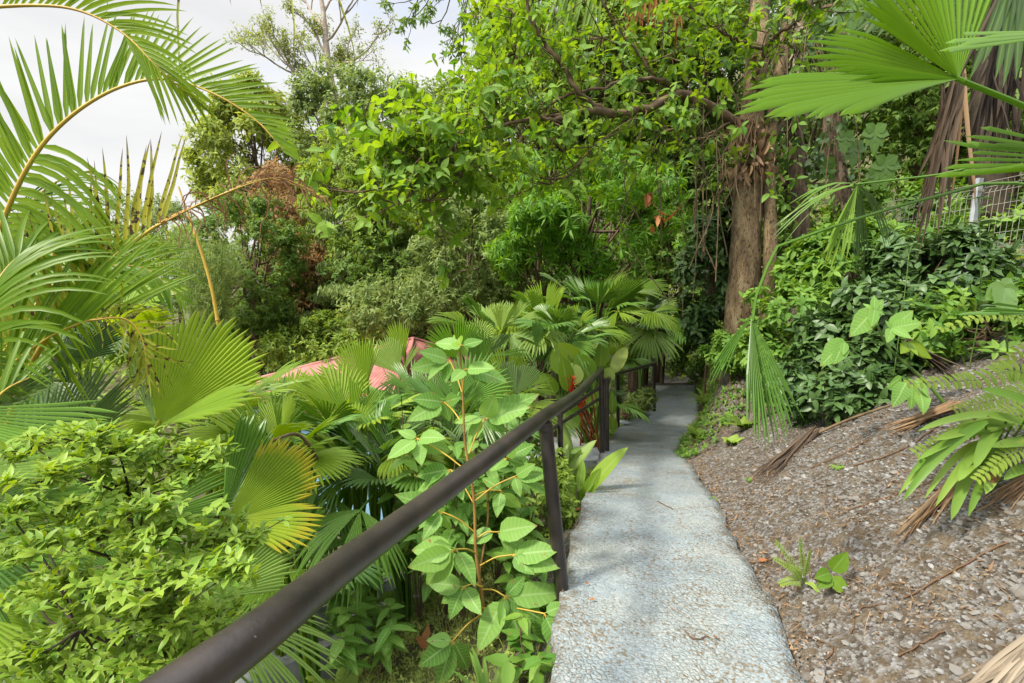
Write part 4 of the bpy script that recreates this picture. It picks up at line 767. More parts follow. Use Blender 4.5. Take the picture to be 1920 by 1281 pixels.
# far belt behind everything
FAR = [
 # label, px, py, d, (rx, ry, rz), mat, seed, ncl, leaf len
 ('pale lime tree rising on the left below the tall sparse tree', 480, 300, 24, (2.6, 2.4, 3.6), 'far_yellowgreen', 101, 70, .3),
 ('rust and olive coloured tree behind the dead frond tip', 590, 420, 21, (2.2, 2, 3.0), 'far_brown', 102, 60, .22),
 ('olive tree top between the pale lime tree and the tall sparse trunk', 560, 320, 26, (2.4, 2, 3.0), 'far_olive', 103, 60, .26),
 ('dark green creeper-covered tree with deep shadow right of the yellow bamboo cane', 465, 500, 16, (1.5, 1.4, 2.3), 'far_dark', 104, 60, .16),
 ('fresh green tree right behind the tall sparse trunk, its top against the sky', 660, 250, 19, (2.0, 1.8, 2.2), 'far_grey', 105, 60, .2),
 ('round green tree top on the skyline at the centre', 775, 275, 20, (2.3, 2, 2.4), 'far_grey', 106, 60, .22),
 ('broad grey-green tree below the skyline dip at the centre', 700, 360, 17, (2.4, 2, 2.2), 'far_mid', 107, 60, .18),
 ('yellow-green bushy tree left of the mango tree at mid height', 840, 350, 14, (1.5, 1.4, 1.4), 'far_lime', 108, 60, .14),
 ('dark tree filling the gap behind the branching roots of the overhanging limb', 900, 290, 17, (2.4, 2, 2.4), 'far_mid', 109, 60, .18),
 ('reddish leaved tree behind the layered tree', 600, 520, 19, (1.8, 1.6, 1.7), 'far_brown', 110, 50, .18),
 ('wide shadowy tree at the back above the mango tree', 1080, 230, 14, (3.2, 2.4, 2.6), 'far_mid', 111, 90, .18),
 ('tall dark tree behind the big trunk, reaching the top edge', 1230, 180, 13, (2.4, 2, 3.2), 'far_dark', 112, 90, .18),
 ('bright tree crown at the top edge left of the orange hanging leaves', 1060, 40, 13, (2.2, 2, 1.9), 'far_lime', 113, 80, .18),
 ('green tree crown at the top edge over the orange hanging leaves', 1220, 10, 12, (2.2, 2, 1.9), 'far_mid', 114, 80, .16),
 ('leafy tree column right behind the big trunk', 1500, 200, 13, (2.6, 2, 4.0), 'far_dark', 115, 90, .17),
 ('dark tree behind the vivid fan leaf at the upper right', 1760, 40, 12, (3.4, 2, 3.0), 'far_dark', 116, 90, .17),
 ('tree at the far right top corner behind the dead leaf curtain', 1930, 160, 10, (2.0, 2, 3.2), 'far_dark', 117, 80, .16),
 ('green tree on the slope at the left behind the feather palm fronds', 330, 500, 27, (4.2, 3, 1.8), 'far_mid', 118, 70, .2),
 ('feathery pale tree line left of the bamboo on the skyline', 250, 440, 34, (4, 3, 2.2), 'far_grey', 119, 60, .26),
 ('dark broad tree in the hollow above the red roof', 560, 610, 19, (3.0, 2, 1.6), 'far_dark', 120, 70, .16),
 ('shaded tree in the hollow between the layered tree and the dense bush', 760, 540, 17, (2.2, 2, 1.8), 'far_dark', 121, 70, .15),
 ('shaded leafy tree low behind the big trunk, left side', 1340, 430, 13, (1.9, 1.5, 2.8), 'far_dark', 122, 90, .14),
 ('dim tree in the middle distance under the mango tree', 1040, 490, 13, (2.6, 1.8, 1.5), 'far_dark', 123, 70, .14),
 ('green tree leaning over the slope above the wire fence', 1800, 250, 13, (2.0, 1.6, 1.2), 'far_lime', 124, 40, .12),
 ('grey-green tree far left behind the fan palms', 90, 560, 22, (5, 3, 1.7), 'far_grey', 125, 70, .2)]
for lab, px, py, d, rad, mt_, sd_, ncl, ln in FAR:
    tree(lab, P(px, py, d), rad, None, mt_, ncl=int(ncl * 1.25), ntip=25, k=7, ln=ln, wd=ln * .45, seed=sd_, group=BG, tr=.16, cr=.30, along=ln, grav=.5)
# tall sparse tree against the sky
rng = np.random.default_rng(5)
b = P(640, 480, 25); g = gpt(b[0], b[1]); th = thing('tree', 'tall thin sparse tree with olive tufts and bare limbs against the white sky', 'tree', g, BG)
tk = spl([g, P(648, 300, 25), P(630, 205, 25), P(612, 90, 25), P(606, 20, 25), P(590, -60, 25)], 24); mb = MB(); tube(mb, tk, np.linspace(.3, .09, 24), 9, bump=.04)
paths, tips = [], []
for t0, q in ((.62, (470, 150)), (.66, (500, 60)), (.7, (720, 60)), (.75, (560, 20)), (.8, (690, -20)), (.84, (480, -40)), (.9, (640, -80)), (.58, (540, 120)), (.72, (660, 110)), (.66, (450, 100))):
    s = tk[int(t0 * 23)]; e_ = P(*q, 25 + rng.normal(0, 1.0)); grow(s, e_ - s, np.linalg.norm(e_ - s) * .62, .07, 3, 3, .5, paths, tips, .12, .14, .55)
branches(mb, paths); mb.build('trunk', LM['bark_pale'], th); mb = MB()
tp = np.array([a for a, _ in tips]); td = np.array([d for _, d in tips]); j = np.repeat(np.arange(len(tp)), 5); leaves(mb, tp[j] + rng.normal(0, .16, (len(j), 3)), td[j], 3, .16, .07, LEAF2, (30, 90), .4); mb.build('crown', LM['far_olive'], th)
# dark sprig at the top edge
b = P(870, -60, 9); th = thing('tree_branch', 'dark leafy twig hanging into the sky gap at the top edge', 'branch', b, None); paths, tips = [], []
for e_ in ((775, 30), (800, 55), (850, 60), (880, 75), (760, 5)): e_ = P(*e_, 9); grow(b, e_ - b, np.linalg.norm(e_ - b) * .8, .016, 2, 3, .5, paths, tips, -.05, .15, .5)
mb = MB(); branches(mb, paths); mb.build('twig', LM['twig_dark'], th); mb = MB(); leaves(mb, np.array([a for a, _ in tips]), np.array([d for _, d in tips]), 5, .12, .05); mb.build('foliage', LM['far_dark'], th)

# layered tree with rows of hanging leaves
th = tree('tree with pale forked trunk and flat tiers of hanging leaves, behind the red roof', P(690, 470, 17), (1.9, 1.5, 2.0), None, 'far_mid', ncl=4, ntip=4, k=4, ln=.15, wd=.06, seed=131, group=BG, bark='bark_pale', tr=.13,
          trunkpts=[gpt(*P(655, 640, 17)[:2]), P(655, 625, 17), P(648, 570, 17), P(640, 510, 17), P(660, 420, 17)], limbs=False, base=P(655, 640, 17))
mb = MB(); rng = np.random.default_rng(6); mt_ = MB()
for k_ in range(13):
    py = 395 + (k_ % 7) * 32 + rng.normal(0, 5); px = 650 + rng.uniform(-60, 90); wd_ = rng.uniform(.9, 1.6); c = P(px, py, 17 + rng.normal(0, .7)); tube(mt_, spl([P(652, py + 40, 17), c - Z * .05, c + RT * wd_ * .7], 8), np.linspace(.035, .012, 8), 5, cap=False)
    n = 260; q = c + np.c_[rng.uniform(-wd_, wd_, n), rng.uniform(-.8, .8, n), rng.normal(0, .07, n) - .1 * rng.uniform(0, 1, n)]; leaves(mb, q, np.tile(nz(np.array([[0, -.3, -.5]])), (n, 1)), 3, .2, .075, LEAF3, (20, 60), .7, .1, .1)
mb.build('tier_foliage', LM['far_grey'], th); tube(mt_, spl([P(655, 620, 17), P(672, 560, 17.2), P(690, 500, 17)], 8), np.linspace(.09, .04, 8), 7); tube(mt_, spl([P(752, 560, 16.5), P(742, 500, 16.5), P(735, 430, 16.5)], 8), np.linspace(.05, .03, 8), 7); mt_.build('branches', LM['bark_pale'], th)
# dense rounded bush
tree('dense rounded grey-green bush tree at the centre behind the fan palms', P(878, 470, 11.5), (1.15, 1.1, 1.25), None, 'far_grey', ncl=60, ntip=34, k=7, ln=.14, wd=.045, seed=141, group=BG, cr=.28, along=.1, grav=.45, tr=.09)
tree('lower skirt of shrubs with pale leaves left of the dense rounded bush', P(760, 575, 12.5), (1.5, 1.1, .55), None, 'far_grey', ncl=40, ntip=24, k=6, ln=.15, wd=.06, seed=142, cr=.4, name='shrub', cat='shrub', tr=.03)
tree('bright green shrub at the bottom of the hollow above the roof', P(610, 640, 15.5), (1.9, 1.2, .75), None, 'far_mid', ncl=50, ntip=24, k=6, ln=.17, wd=.075, seed=143, cr=.35, name='shrub', cat='shrub', tr=.03)
# mango-like tree with star leaves
tree('bright mango tree at the centre right with star-shaped tufts of long leaves', P(1105, 400, 9.5), (1.55, 1.2, 1.05), None, 'star', ncl=60, ntip=13, k=11, ln=.20, wd=.038, seed=151, group=BG, opn=(50, 95), grav=.25, cr=.3, along=.03, tr=.11, nup=.5, curl=.35)
tree('second mango-like tuft of bright star leaves lower left of the mango tree', P(1010, 440, 9.0), (.8, .7, .7), None, 'star', ncl=26, ntip=13, k=11, ln=.19, wd=.036, seed=152, group=BG, opn=(50, 95), grav=.25, cr=.34, along=.03, tr=.06, nup=.5, curl=.35)
tree('small star-leaved tree right of the mango tree in front of the dark hollow', P(1255, 430, 12.5), (.9, .8, 1.1), None, 'star', ncl=16, ntip=8, k=10, ln=.17, wd=.034, seed=153, group=BG, opn=(50, 95), grav=.25, cr=.34, along=.03, tr=.05, nup=.5, curl=.35, tj=.2)
# bamboo clump and yellow cane
th = thing('bamboo', 'feathery grey-green bamboo clump behind the feather palm at the left', 'bamboo', gpt(*P(390, 560, 14)[:2])); mb = MB(); ml = MB(); rng = np.random.default_rng(9)
for k_ in range(46):
    x = rng.uniform(335, 445); t_ = P(x + rng.normal(0, 12), rng.uniform(395, 520), 14 + rng.normal(0, .5)); bb = P(390 + (x - 390) * .4, 640, 14); pts = spl([bb, bb * .4 + t_ * .6, t_, t_ + np.array([rng.normal(0, .3), 0, -.15])], 12); tube(mb, pts, np.linspace(.014, .004, 12), 5)
    j = rng.integers(3, 12, 34); leaves(ml, pts[j] + rng.normal(0, .16, (34, 3)), nz(rng.normal(size=(34, 3)) + [0, 0, .1]), 5, .20, .018, LEAF2, (15, 50), .4)
mb.build('canes', LM['stem_green'], th); ml.build('foliage', LM['far_grey'], th)
cane = thing('bamboo_cane', 'single leaning orange-yellow cane in front of the bamboo', 'cane', P(408, 600, 6)); mb = MB(); pts = spl(np.vstack([gpt(-3.1, 6.2)[None], PP((408, 600, 6))]), 20); tube(mb, pts, .022, 8); pts = spl(PP((408, 600, 6), (398, 545, 6), (380, 480, 6), (352, 400, 6), (335, 350, 6)), 40); tube(mb, pts, np.linspace(.022, .01, 40) * (1 + .18 * (np.arange(40) % 5 == 0)), 8)
mb.build('stem', LM['stem_yellow'], cane)

# ------------------------------------------------------------------ big trunk with the overhanging limb
rng = np.random.default_rng(21)
b = P(1388, 600, 6.6); g = gpt(b[0], b[1]); th = thing('tree', 'big brown tree trunk at the right whose long limb arches left over the garden', 'tree', g, BG)
mb = MB(); tk = spl([g - Z * .15, P(1390, 575, 6.6), P(1397, 480, 6.6), P(1405, 330, 6.6), P(1412, 200, 6.7), P(1420, 90, 6.8), P(1428, -60, 7.0)], 40); tube(mb, tk, np.interp(np.linspace(0, 1, 40), [0, .1, .4, .55, 1], [.205, .195, .185, .15, .11]), 18, bump=.035)
mb.build('trunk', LM['bark_light'], th)
mb = MB(); ends = []
limbs = [([(1405, 240, 6.5), (1372, 225, 6.4), (1330, 195, 6.2), (1270, 180, 6.0), (1215, 200, 5.8), (1160, 213, 5.6), (1085, 207, 5.5)], .058, .040),
 ([(1085, 210, 5.5), (1040, 222, 5.4), (1000, 222, 5.3), (950, 229, 5.2), (925, 222, 5.1)], .03, .014),
 ([(1160, 213, 5.6), (1100, 190, 5.5), (1080, 165, 5.4), (1060, 130, 5.4), (1010, 60, 5.3), (985, 0, 5.2), (975, -40, 5.2)], .032, .016),
 ([(1280, 180, 6.0), (1240, 150, 5.9), (1180, 150, 5.8), (1120, 165, 5.6), (1070, 175, 5.5), (1010, 205, 5.4), (960, 215, 5.3)], .024, .012),
 ([(1330, 195, 6.2), (1250, 165, 6.1), (1190, 90, 6.0), (1150, 40, 6.0), (1120, -20, 5.9)], .026, .012),
 ([(1100, 208, 5.5), (1010, 222, 5.4), (960, 280, 5.1), (900, 300, 4.8), (830, 360, 4.5), (745, 382, 4.2)], .022, .008),
 ([(1010, 222, 5.3), (940, 235, 5.0), (880, 250, 4.7), (830, 298, 4.5), (790, 340, 4.3), (750, 380, 4.1)], .018, .007),
 ([(925, 222, 5.1), (880, 215, 4.9), (840, 250, 4.8), (770, 262, 4.6), (740, 245, 4.5)], .014, .006),
 ([(1440, 95, 6.5), (1370, 70, 6.2), (1320, 40, 6.1), (1290, 0, 6.0)], .022, .01), ([(1412, 150, 6.5), (1460, 60, 6.0), (1560, 10, 5.6)], .03, .016),
 ([(1372, 225, 6.4), (1310, 260, 6.1), (1260, 240, 5.9), (1200, 280, 5.8)], .018, .006), ([(1160, 213, 5.6), (1110, 280, 5.5), (1060, 330, 5.4), (1000, 350, 5.3)], .012, .005),
 ([(900, 300, 4.8), (850, 305, 4.6), (790, 310, 4.5), (720, 330, 4.3)], .008, .004)]
paths, tips = [], []
for cp, r0, r1 in limbs:
    pts = spl(PP(*cp), 26); pts[1:-1] += rng.normal(0, .012, (24, 3)); tube(mb, pts, np.linspace(r0, r1, 26), 9, bump=.04)
    for k_ in range(16):
        j = rng.integers(6, 26); T_ = nz(pts[min(j, 24) + 1] - pts[min(j, 24)]); q = nz(T_ * .7 + rng.normal(0, .6, 3) + Z * .25); grow(pts[j], q, rng.uniform(.22, .5), .008, 1, 2, .6, paths, tips, .1, .2, .6)
branches(mb, paths)
tp = np.array([a for a, _ in tips]); td = np.array([d for _, d in tips]); ml = MB(); leaves(ml, tp, td, 4, .115, .068, LEAFH, (40, 85), .45, .25, .12, 1.0, tj=.5); ml.build('foliage', LM['ovate_big'], th)
# leaf masses of the same tree: big bright leaves upper left
ml = MB(); mw = mb
for px, py, d, n, sx_, sz_ in ((965, 100, 6.3, 90, .30, .4), (925, 170, 5.4, 60, .22, .25), (850, 255, 4.8, 60, .28, .12), (780, 270, 4.5, 46, .24, .12), (1000, 80, 6.6, 90, .45, .4), (1130, 70, 6.8, 90, .5, .35), (960, 20, 5.8, 60, .3, .2), (740, 345, 4.2, 40, .2, .12), (1250, 60, 7.0, 70, .45, .35), (1180, 290, 6.2, 40, .45, .18), (1060, 320, 6.0, 44, .4, .2), (1330, 50, 6.6, 60, .35, .35), (860, 300, 4.7, 40, .3, .12), (700, 262, 4.5, 24, .18, .07)):
    c = P(px, py, d); q = c + rng.normal(0, 1, (n, 3)) * [sx_, .45, sz_]; leaves(ml, q, nz(rng.normal(size=(n, 3)) * .6 + Z * .5 - RT * .5), 4, .11, .066, LEAFH, (40, 90), .45, .25, .14, 1., tj=.5)
    for e_ in q[::7]: tube(mw, spl([c, (c + e_) / 2 + rng.normal(0, .05, 3), e_], 6), np.linspace(.009, .004, 6), 4, cap=False)
ml.build('foliage', LM['ovate_big'], th); mw.build('limb', LM['twig'], th)
# second pale trunk, vine-wrapped stems
def trunk_tree(label, pts, r, mat, bk, leaves_at=(), seed=1):
    global rng; rng = np.random.default_rng(seed); P_ = PP(*pts); g = gpt(P_[0][0], P_[0][1]); t_ = thing('tree', label, 'tree', g, 'slender trunks at the right'); mb = MB(); q = spl([g - Z * .1] + list(P_), 26); tube(mb, q, np.linspace(r, r * .7, 26), 12, bump=.06); mb.build('trunk', LM[bk], t_)
    if mat:
        ml = MB(); n = 150; j = rng.integers(9, 26, n); leaves(ml, q[j] + rng.normal(0, .22, (n, 3)), nz(rng.normal(size=(n, 3)) + Z * .3), 3, .13, .07, LEAF5, (40, 90), .5); ml.build('crown', LM[mat], t_)
    return t_
trunk_tree('pale mottled second trunk just right of the big trunk', [(1440, 560, 6.4), (1445, 430, 6.4), (1440, 330, 6.5), (1450, 200, 6.6), (1475, 60, 6.8), (1490, -60, 7)], .085, 'ovate_mid', 'bark_light', seed=31)
trunk_tree('dark trunk wrapped in peeling vines, between the pale second trunk and the vivid fan leaf', [(1510, 560, 6.9), (1500, 400, 6.9), (1490, 250, 6.9), (1490, 120, 6.9), (1520, -40, 7)], .12, 'ovate_dark', 'bark', seed=32)
trunk_tree('brown trunk behind the drooping small fan leaf, shaded by ivy', [(1600, 540, 8.5), (1580, 380, 8.5), (1560, 220, 8.5), (1600, -40, 8.7)], .16, 'ovate_dark', 'bark', seed=33)
trunk_tree('black shaded palm trunk behind the dead leaf curtain', [(1870, 470, 6.5), (1850, 330, 6.5), (1860, 150, 6.5), (1880, -60, 6.6)], .2, None, 'twig_dark', seed=34)
trunk_tree('slim trunk standing in the mango foliage left of the big trunk', [(1248, 480, 13.5), (1255, 330, 13.5), (1262, 180, 13.5), (1270, 0, 13.5)], .13, 'ovate_mid', 'bark', seed=35)
trunk_tree('leaning short trunk in the shade below the mango tree', [(1078, 500, 9.2), (1085, 440, 9.2), (1070, 380, 9.2)], .1, None, 'bark', seed=36)
# dead leaves and aerial roots on the big trunk
rng = np.random.default_rng(23); dl = thing('dead_leaf', 'curled brown dead leaves clinging to the fork of the big trunk', 'dead leaves', P(1412, 300, 6.35)); mb = MB(); n = 170
q = np.array([P(rng.normal(1408, 22), rng.uniform(215, 340), 6.35 + rng.normal(0, .06)) for _ in range(n)]); inst(mb, LEAF5, q, nz(rng.normal(size=(n, 3)) * .4 - Z), nz(rng.normal(size=(n, 3)) - FW), rng.uniform(.08, .24, n), rng.uniform(.03, .07, n), rng.uniform(0, 1, n), rng.normal(0, .5, n), 2.5); mb.build('leaves', LM['dry'], dl)
dl = thing('dead_leaf', 'peeling grey-brown leaf sheaths on the vine-wrapped trunk', 'dead leaves', P(1492, 150, 6.7)); mb = MB(); n = 120
q = np.array([P(rng.normal(1492, 14), rng.uniform(40, 230), 6.72 + rng.normal(0, .05)) for _ in range(n)]); inst(mb, LEAF5, q, nz(rng.normal(size=(n, 3)) * .3 - Z), nz(rng.normal(size=(n, 3)) - FW), rng.uniform(.1, .3, n), rng.uniform(.03, .06, n), rng.uniform(0, 1, n), rng.normal(0, .4, n), 2.5); mb.build('leaves', LM['dry_grey'], dl)
vn = thing('vine', 'tangle of thin brown aerial roots hanging from the overhanging limb and trunk', 'vine', P(1380, 300, 6.2)); mb = MB()
for k_ in range(44):
    x = rng.uniform(1225, 1430) if k_ < 30 else rng.uniform(1450, 1560); y0 = rng.uniform(120, 300) if k_ < 30 else rng.uniform(0, 120); y1 = y0 + rng.uniform(120, 330); d = rng.uniform(5.9, 6.5); sw = rng.normal(0, 30)
    tube(mb, spl(PP((x, y0, d), (x + sw, (y0 + y1) / 2, d), (x + sw * rng.uniform(-.5, 1.2), y1, d)), 14), rng.uniform(.003, .008), 5)
mb.build('stems', LM['twig'], vn)
tg = thing('dead_leaf', 'two crumpled orange-brown leaves on a bare twig left of the big trunk', 'dead leaves', P(1218, 375, 5.6)); mb = MB(); q = PP(*[(1212 + rng.normal(0, 5), 360 + rng.normal(0, 4), 5.6) for _ in range(4)], *[(1230 + rng.normal(0, 8), 398 + rng.normal(0, 8), 5.6) for _ in range(8)]); n = len(q)
inst(mb, LEAF5, q, nz(rng.normal(size=(n, 3)) - Z), nz(rng.normal(size=(n, 3)) - FW), .13, .06, rng.uniform(0, 1, n), rng.normal(0, .6, n), 2.); mb.build('leaves', LM['orange_dead'], tg); mb = MB(); tube(mb, spl(PP((1250, 330, 5.6), (1222, 372, 5.6), (1236, 395, 5.6)), 10), .005, 5); mb.build('twig', LM['twig'], tg)
og = thing('dead_leaf', 'long orange dead palm leaflets hanging at the top edge right of the centre', 'dead leaves', P(1190, -20, 6.5)); mb = MB(); n = 26; q = np.array([P(rng.uniform(1170, 1275), -30, 6.6 + rng.normal(0, .2)) for _ in range(n)]); blades(mb, q, np.tile([[.02, 0, -1.]], (n, 1)) + rng.normal(0, .1, (n, 3)), -FW, rng.uniform(.35, .9, n), .035, .1, 6, 'strap', rng.uniform(0, 1, n), .4, .04); mb.build('leaflets', LM['orange_dead'], og)
pg = thing('feather_palm', 'grey-green palm frond hanging at the top edge left of the orange leaflets', 'palm', P(1100, -30, 6.8)); mb = MB(); n = 22; q = np.array([P(rng.uniform(1040, 1130), rng.uniform(-30, 10), 6.8) for _ in range(n)]); blades(mb, q, np.tile([[-.25, 0, -1.]], (n, 1)) + rng.normal(0, .1, (n, 3)), -FW, rng.uniform(.5, .9, n), .04, .3, 6, 'strap', rng.uniform(0, 1, n), .3); mb.build('frond', LM['fan_pale'], pg)

# ------------------------------------------------------------------ shrubs on the right bank
RB = 'dark leafy shrubs along the right bank'
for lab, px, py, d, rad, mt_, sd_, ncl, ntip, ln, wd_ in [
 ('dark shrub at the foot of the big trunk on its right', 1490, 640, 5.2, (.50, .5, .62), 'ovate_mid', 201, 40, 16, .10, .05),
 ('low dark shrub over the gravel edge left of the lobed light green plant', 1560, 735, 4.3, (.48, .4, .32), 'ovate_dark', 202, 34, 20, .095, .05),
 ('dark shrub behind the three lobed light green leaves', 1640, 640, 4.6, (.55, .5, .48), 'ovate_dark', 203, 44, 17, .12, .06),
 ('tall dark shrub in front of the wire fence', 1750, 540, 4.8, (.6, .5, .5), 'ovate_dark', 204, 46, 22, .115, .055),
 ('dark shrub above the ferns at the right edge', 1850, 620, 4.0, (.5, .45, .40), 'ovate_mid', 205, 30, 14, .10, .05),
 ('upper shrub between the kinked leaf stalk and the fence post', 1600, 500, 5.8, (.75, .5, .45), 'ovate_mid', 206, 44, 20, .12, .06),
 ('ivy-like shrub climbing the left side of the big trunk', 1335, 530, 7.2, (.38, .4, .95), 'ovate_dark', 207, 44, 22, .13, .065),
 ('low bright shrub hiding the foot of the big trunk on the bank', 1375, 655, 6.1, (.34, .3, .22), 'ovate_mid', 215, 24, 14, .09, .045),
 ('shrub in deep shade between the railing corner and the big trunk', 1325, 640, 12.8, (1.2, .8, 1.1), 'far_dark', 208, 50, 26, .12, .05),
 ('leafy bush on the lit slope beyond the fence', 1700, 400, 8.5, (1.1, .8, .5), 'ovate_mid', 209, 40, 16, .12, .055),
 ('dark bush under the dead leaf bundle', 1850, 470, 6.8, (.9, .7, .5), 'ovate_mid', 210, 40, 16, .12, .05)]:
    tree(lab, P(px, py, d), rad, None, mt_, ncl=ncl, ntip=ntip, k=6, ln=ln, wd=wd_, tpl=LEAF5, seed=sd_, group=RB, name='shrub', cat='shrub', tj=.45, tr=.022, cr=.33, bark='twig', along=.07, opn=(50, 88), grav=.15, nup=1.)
# small dark bamboo-like leaves in shade at the path's end
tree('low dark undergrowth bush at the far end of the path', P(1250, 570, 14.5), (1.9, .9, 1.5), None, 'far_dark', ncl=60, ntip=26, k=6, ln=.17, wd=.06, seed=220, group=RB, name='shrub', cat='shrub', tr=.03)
def gp_px(px, py):
    lo, hi = .8, 14.
    def r(d):
        q = P(px, py, d); xl, xr, zp = pth(q[1]); return q[2] - (pathz(q[1]) + .02 if xl < q[0] < xr else gz(q[0], q[1]))
    for _ in range(22):
        m_ = (lo + hi) / 2
        if r(m_) > 0: lo = m_
        else: hi = m_
    return P(px, py, lo)
def sn(p, off=0.):
    q = np.array(p, float); q[2] = gz(q[0], q[1]) + off; return q
# ------------------------------------------------------------------ smaller plants
def leafset(mb, items, d, wr=.5, curl=.2, nrm=None, tpl=LEAF5, tint=None, fold=1., dz=.12):
    """each item: base px, base py, tip px, tip py; real leaves a given distance off"""
    for it in items:
        bx, by, tx, ty = it[:4]; dd_ = d + rng.normal(0, .04) if len(it) < 5 else it[4]
        b = P(bx, by, dd_); e_ = P(tx, ty, dd_ - rng.uniform(-dz, dz)); ln = np.linalg.norm(e_ - b)
        inst(mb, tpl, b[None], (e_ - b)[None], ((-FW * .7 + Z * .8 + rng.normal(0, .25, 3)) if nrm is None else np.asarray(nrm, float))[None], ln * 1.05, ln * wr * rng.uniform(.9, 1.1), rng.uniform(0, 1) if tint is None else tint, curl, fold)
# bushy lime shrub, lower left
rng = np.random.default_rng(41); b = P(330, 1420, 1.5)
sh = thing('shrub', 'bushy variegated lime-edged shrub with dark twigs in the lower left corner, nearest the camera', 'shrub', b)
mb = MB(); ml = MB(); SP = [(60, 835), (150, 815), (220, 835), (110, 880), (290, 860), (360, 875), (385, 845), (200, 925), (270, 945), (140, 955), (60, 985), (15, 960), (100, 1010), (30, 1040), (180, 1000), (250, 1000), (330, 990), (400, 1000), (450, 1010), (430, 1060), (360, 1050), (300, 1070), (220, 1080), (120, 1090), (60, 1110), (180, 1140), (260, 1150), (330, 1150), (400, 1140), (90, 1200), (40, 1240), (160, 1220), (240, 1230), (320, 1220), (380, 1200), (200, 1280), (110, 1270), (290, 1280)]
hubs = PP((300, 1210, 1.42), (255, 1060, 1.4), (330, 1110, 1.5), (150, 1180, 1.35), (240, 930, 1.45))
tube(mb, spl([sn(b, -.1), b], 6), .02, 8); tube(mb, spl([b, P(320, 1270, 1.45), hubs[0], P(290, 1130, 1.42), hubs[1], P(245, 990, 1.42), hubs[4]], 26), np.linspace(.014, .006, 26), 8, bump=.06)
tube(mb, spl([hubs[0], hubs[2]], 8), .006, 6); tube(mb, spl([hubs[0], P(230, 1210, 1.38), hubs[3]], 8), .006, 6)
for px, py in SP:
    d = rng.uniform(1.2, 1.6); c = P(px, py, d); h = hubs[np.argmin(np.linalg.norm(hubs - c + Z * .1, axis=1))]; tube(mb, spl([h, h * .5 + c * .5 - Z * .02 + rng.normal(0, .012, 3), c], 9), np.linspace(.0042, .0018, 9), 5, cap=False)
    n = 34; q = c + rng.normal(0, 1, (n, 3)) * [.043, .043, .012]
    for e_ in q[::3]: tube(mb, spl([c - Z * .02, e_], 3), .0015, 4, cap=False)
    leaves(ml, q, nz(rng.normal(size=(n, 3)) * .5 + Z), 6, .034, .015, LEAF5, (40, 90), .1, .25, .012, 1.4)
mb.build('branches', LM['twig_dark'], sh); ml.build('foliage', LM['shrub_lime'], sh)
# orange-stemmed sapling
rng = np.random.default_rng(42); sp_ = thing('sapling', 'light green sapling with an orange stem and big compound leaves under the near handrail', 'sapling', P(905, 1215, 2.5))
mb = MB(); st = spl(PP((905, 1225, 2.5), (908, 1150, 2.45), (893, 1040, 2.4), (888, 930, 2.4), (872, 830, 2.4), (868, 740, 2.4), (862, 655, 2.4)), 30); tube(mb, st, np.linspace(.0095, .004, 30), 8, bump=.05)
tube(mb, spl(PP((898, 1080, 2.5), (915, 960, 2.7), (905, 850, 2.8)), 10), .006, 6); mb.build('stem', LM['stem_orange'], sp_)
W = [((862, 655), (865, 648), [(853, 628), (815, 640), (905, 637), (880, 668), (842, 650)]), ((866, 735), (843, 676), [(770, 690), (800, 700), (790, 655), (835, 715)]), ((867, 740), (872, 692), [(953, 707), (915, 715), (847, 712), (925, 688)]),
 ((870, 800), (833, 754), [(768, 782), (777, 745), (800, 788), (862, 745), (845, 790)]), ((880, 850), (908, 786), [(953, 806), (872, 830), (853, 790), (990, 762), (1007, 738), (927, 744)]), ((884, 890), (783, 822), [(727, 858), (747, 804), (845, 846), (827, 815), (790, 870)]),
 ((887, 900), (950, 860), [(1000, 830), (985, 870), (920, 880), (955, 820)]), ((889, 940), (965, 893), [(1035, 925), (1030, 885), (975, 930), (1000, 870)]), ((889, 945), (845, 880), [(760, 925), (800, 950), (840, 930), (780, 890)]), ((888, 930), (940, 920), [(975, 960), (930, 965), (905, 890)]),
 ((893, 1000), (830, 960), [(745, 925), (790, 1005), (760, 975), (840, 1000)]), ((893, 1010), (930, 997), [(873, 1012), (1000, 985), (975, 1010), (1000, 1040)]), ((897, 1040), (855, 1030), [(790, 1100), (765, 1070), (895, 1090), (820, 1010), (770, 1030)]), ((900, 1060), (960, 1040), [(1045, 1060), (1010, 1020), (1000, 1075), (1045, 1030)]),
 ((905, 1105), (947, 1118), [(893, 1222), (992, 1238), (1028, 1165), (1062, 1110), (985, 1080), (940, 1170)]), ((905, 1100), (870, 1100), [(800, 1090), (840, 1160), (825, 1130), (900, 1150)]), ((905, 1150), (850, 1200), [(785, 1250), (820, 1290), (880, 1260), (800, 1200)]), ((905, 1140), (1020, 1150), [(1068, 1190), (1065, 1130), (1020, 1230), (1060, 1230)]),
 ((905, 1180), (940, 1240), [(900, 1300), (975, 1300), (1000, 1260), (1030, 1290)])]
pe = MB(); lf_ = MB()
for s_, h_, tips_ in W:
    d0 = 2.4 + rng.normal(0, .05); d1 = d0 + rng.normal(0, .12); a = P(*s_, 2.4); h = P(*h_, d1); tube(pe, spl([a, (a + h) / 2 + Z * .015, h], 8), .0035, 5)
    for tx, ty in tips_:
        e_ = P(tx, ty, d1 - rng.uniform(-.05, .12)); L_ = np.linalg.norm(e_ - h); b_ = h + (e_ - h) * .1; inst(lf_, LEAFH, b_[None], (e_ - b_)[None], (-FW * .75 + Z * .7 + rng.normal(0, .3, 3))[None], L_ * .93, max(.05, min(L_ * .58, .12)), rng.uniform(0, 1), rng.uniform(.05, .3), .8)
        tube(pe, spl([h, b_], 3), .002, 4)
pe.build('leaf_stalks', LM['stem_yellow'], sp_); lf_.build('leaves', LM['sapling'], sp_)
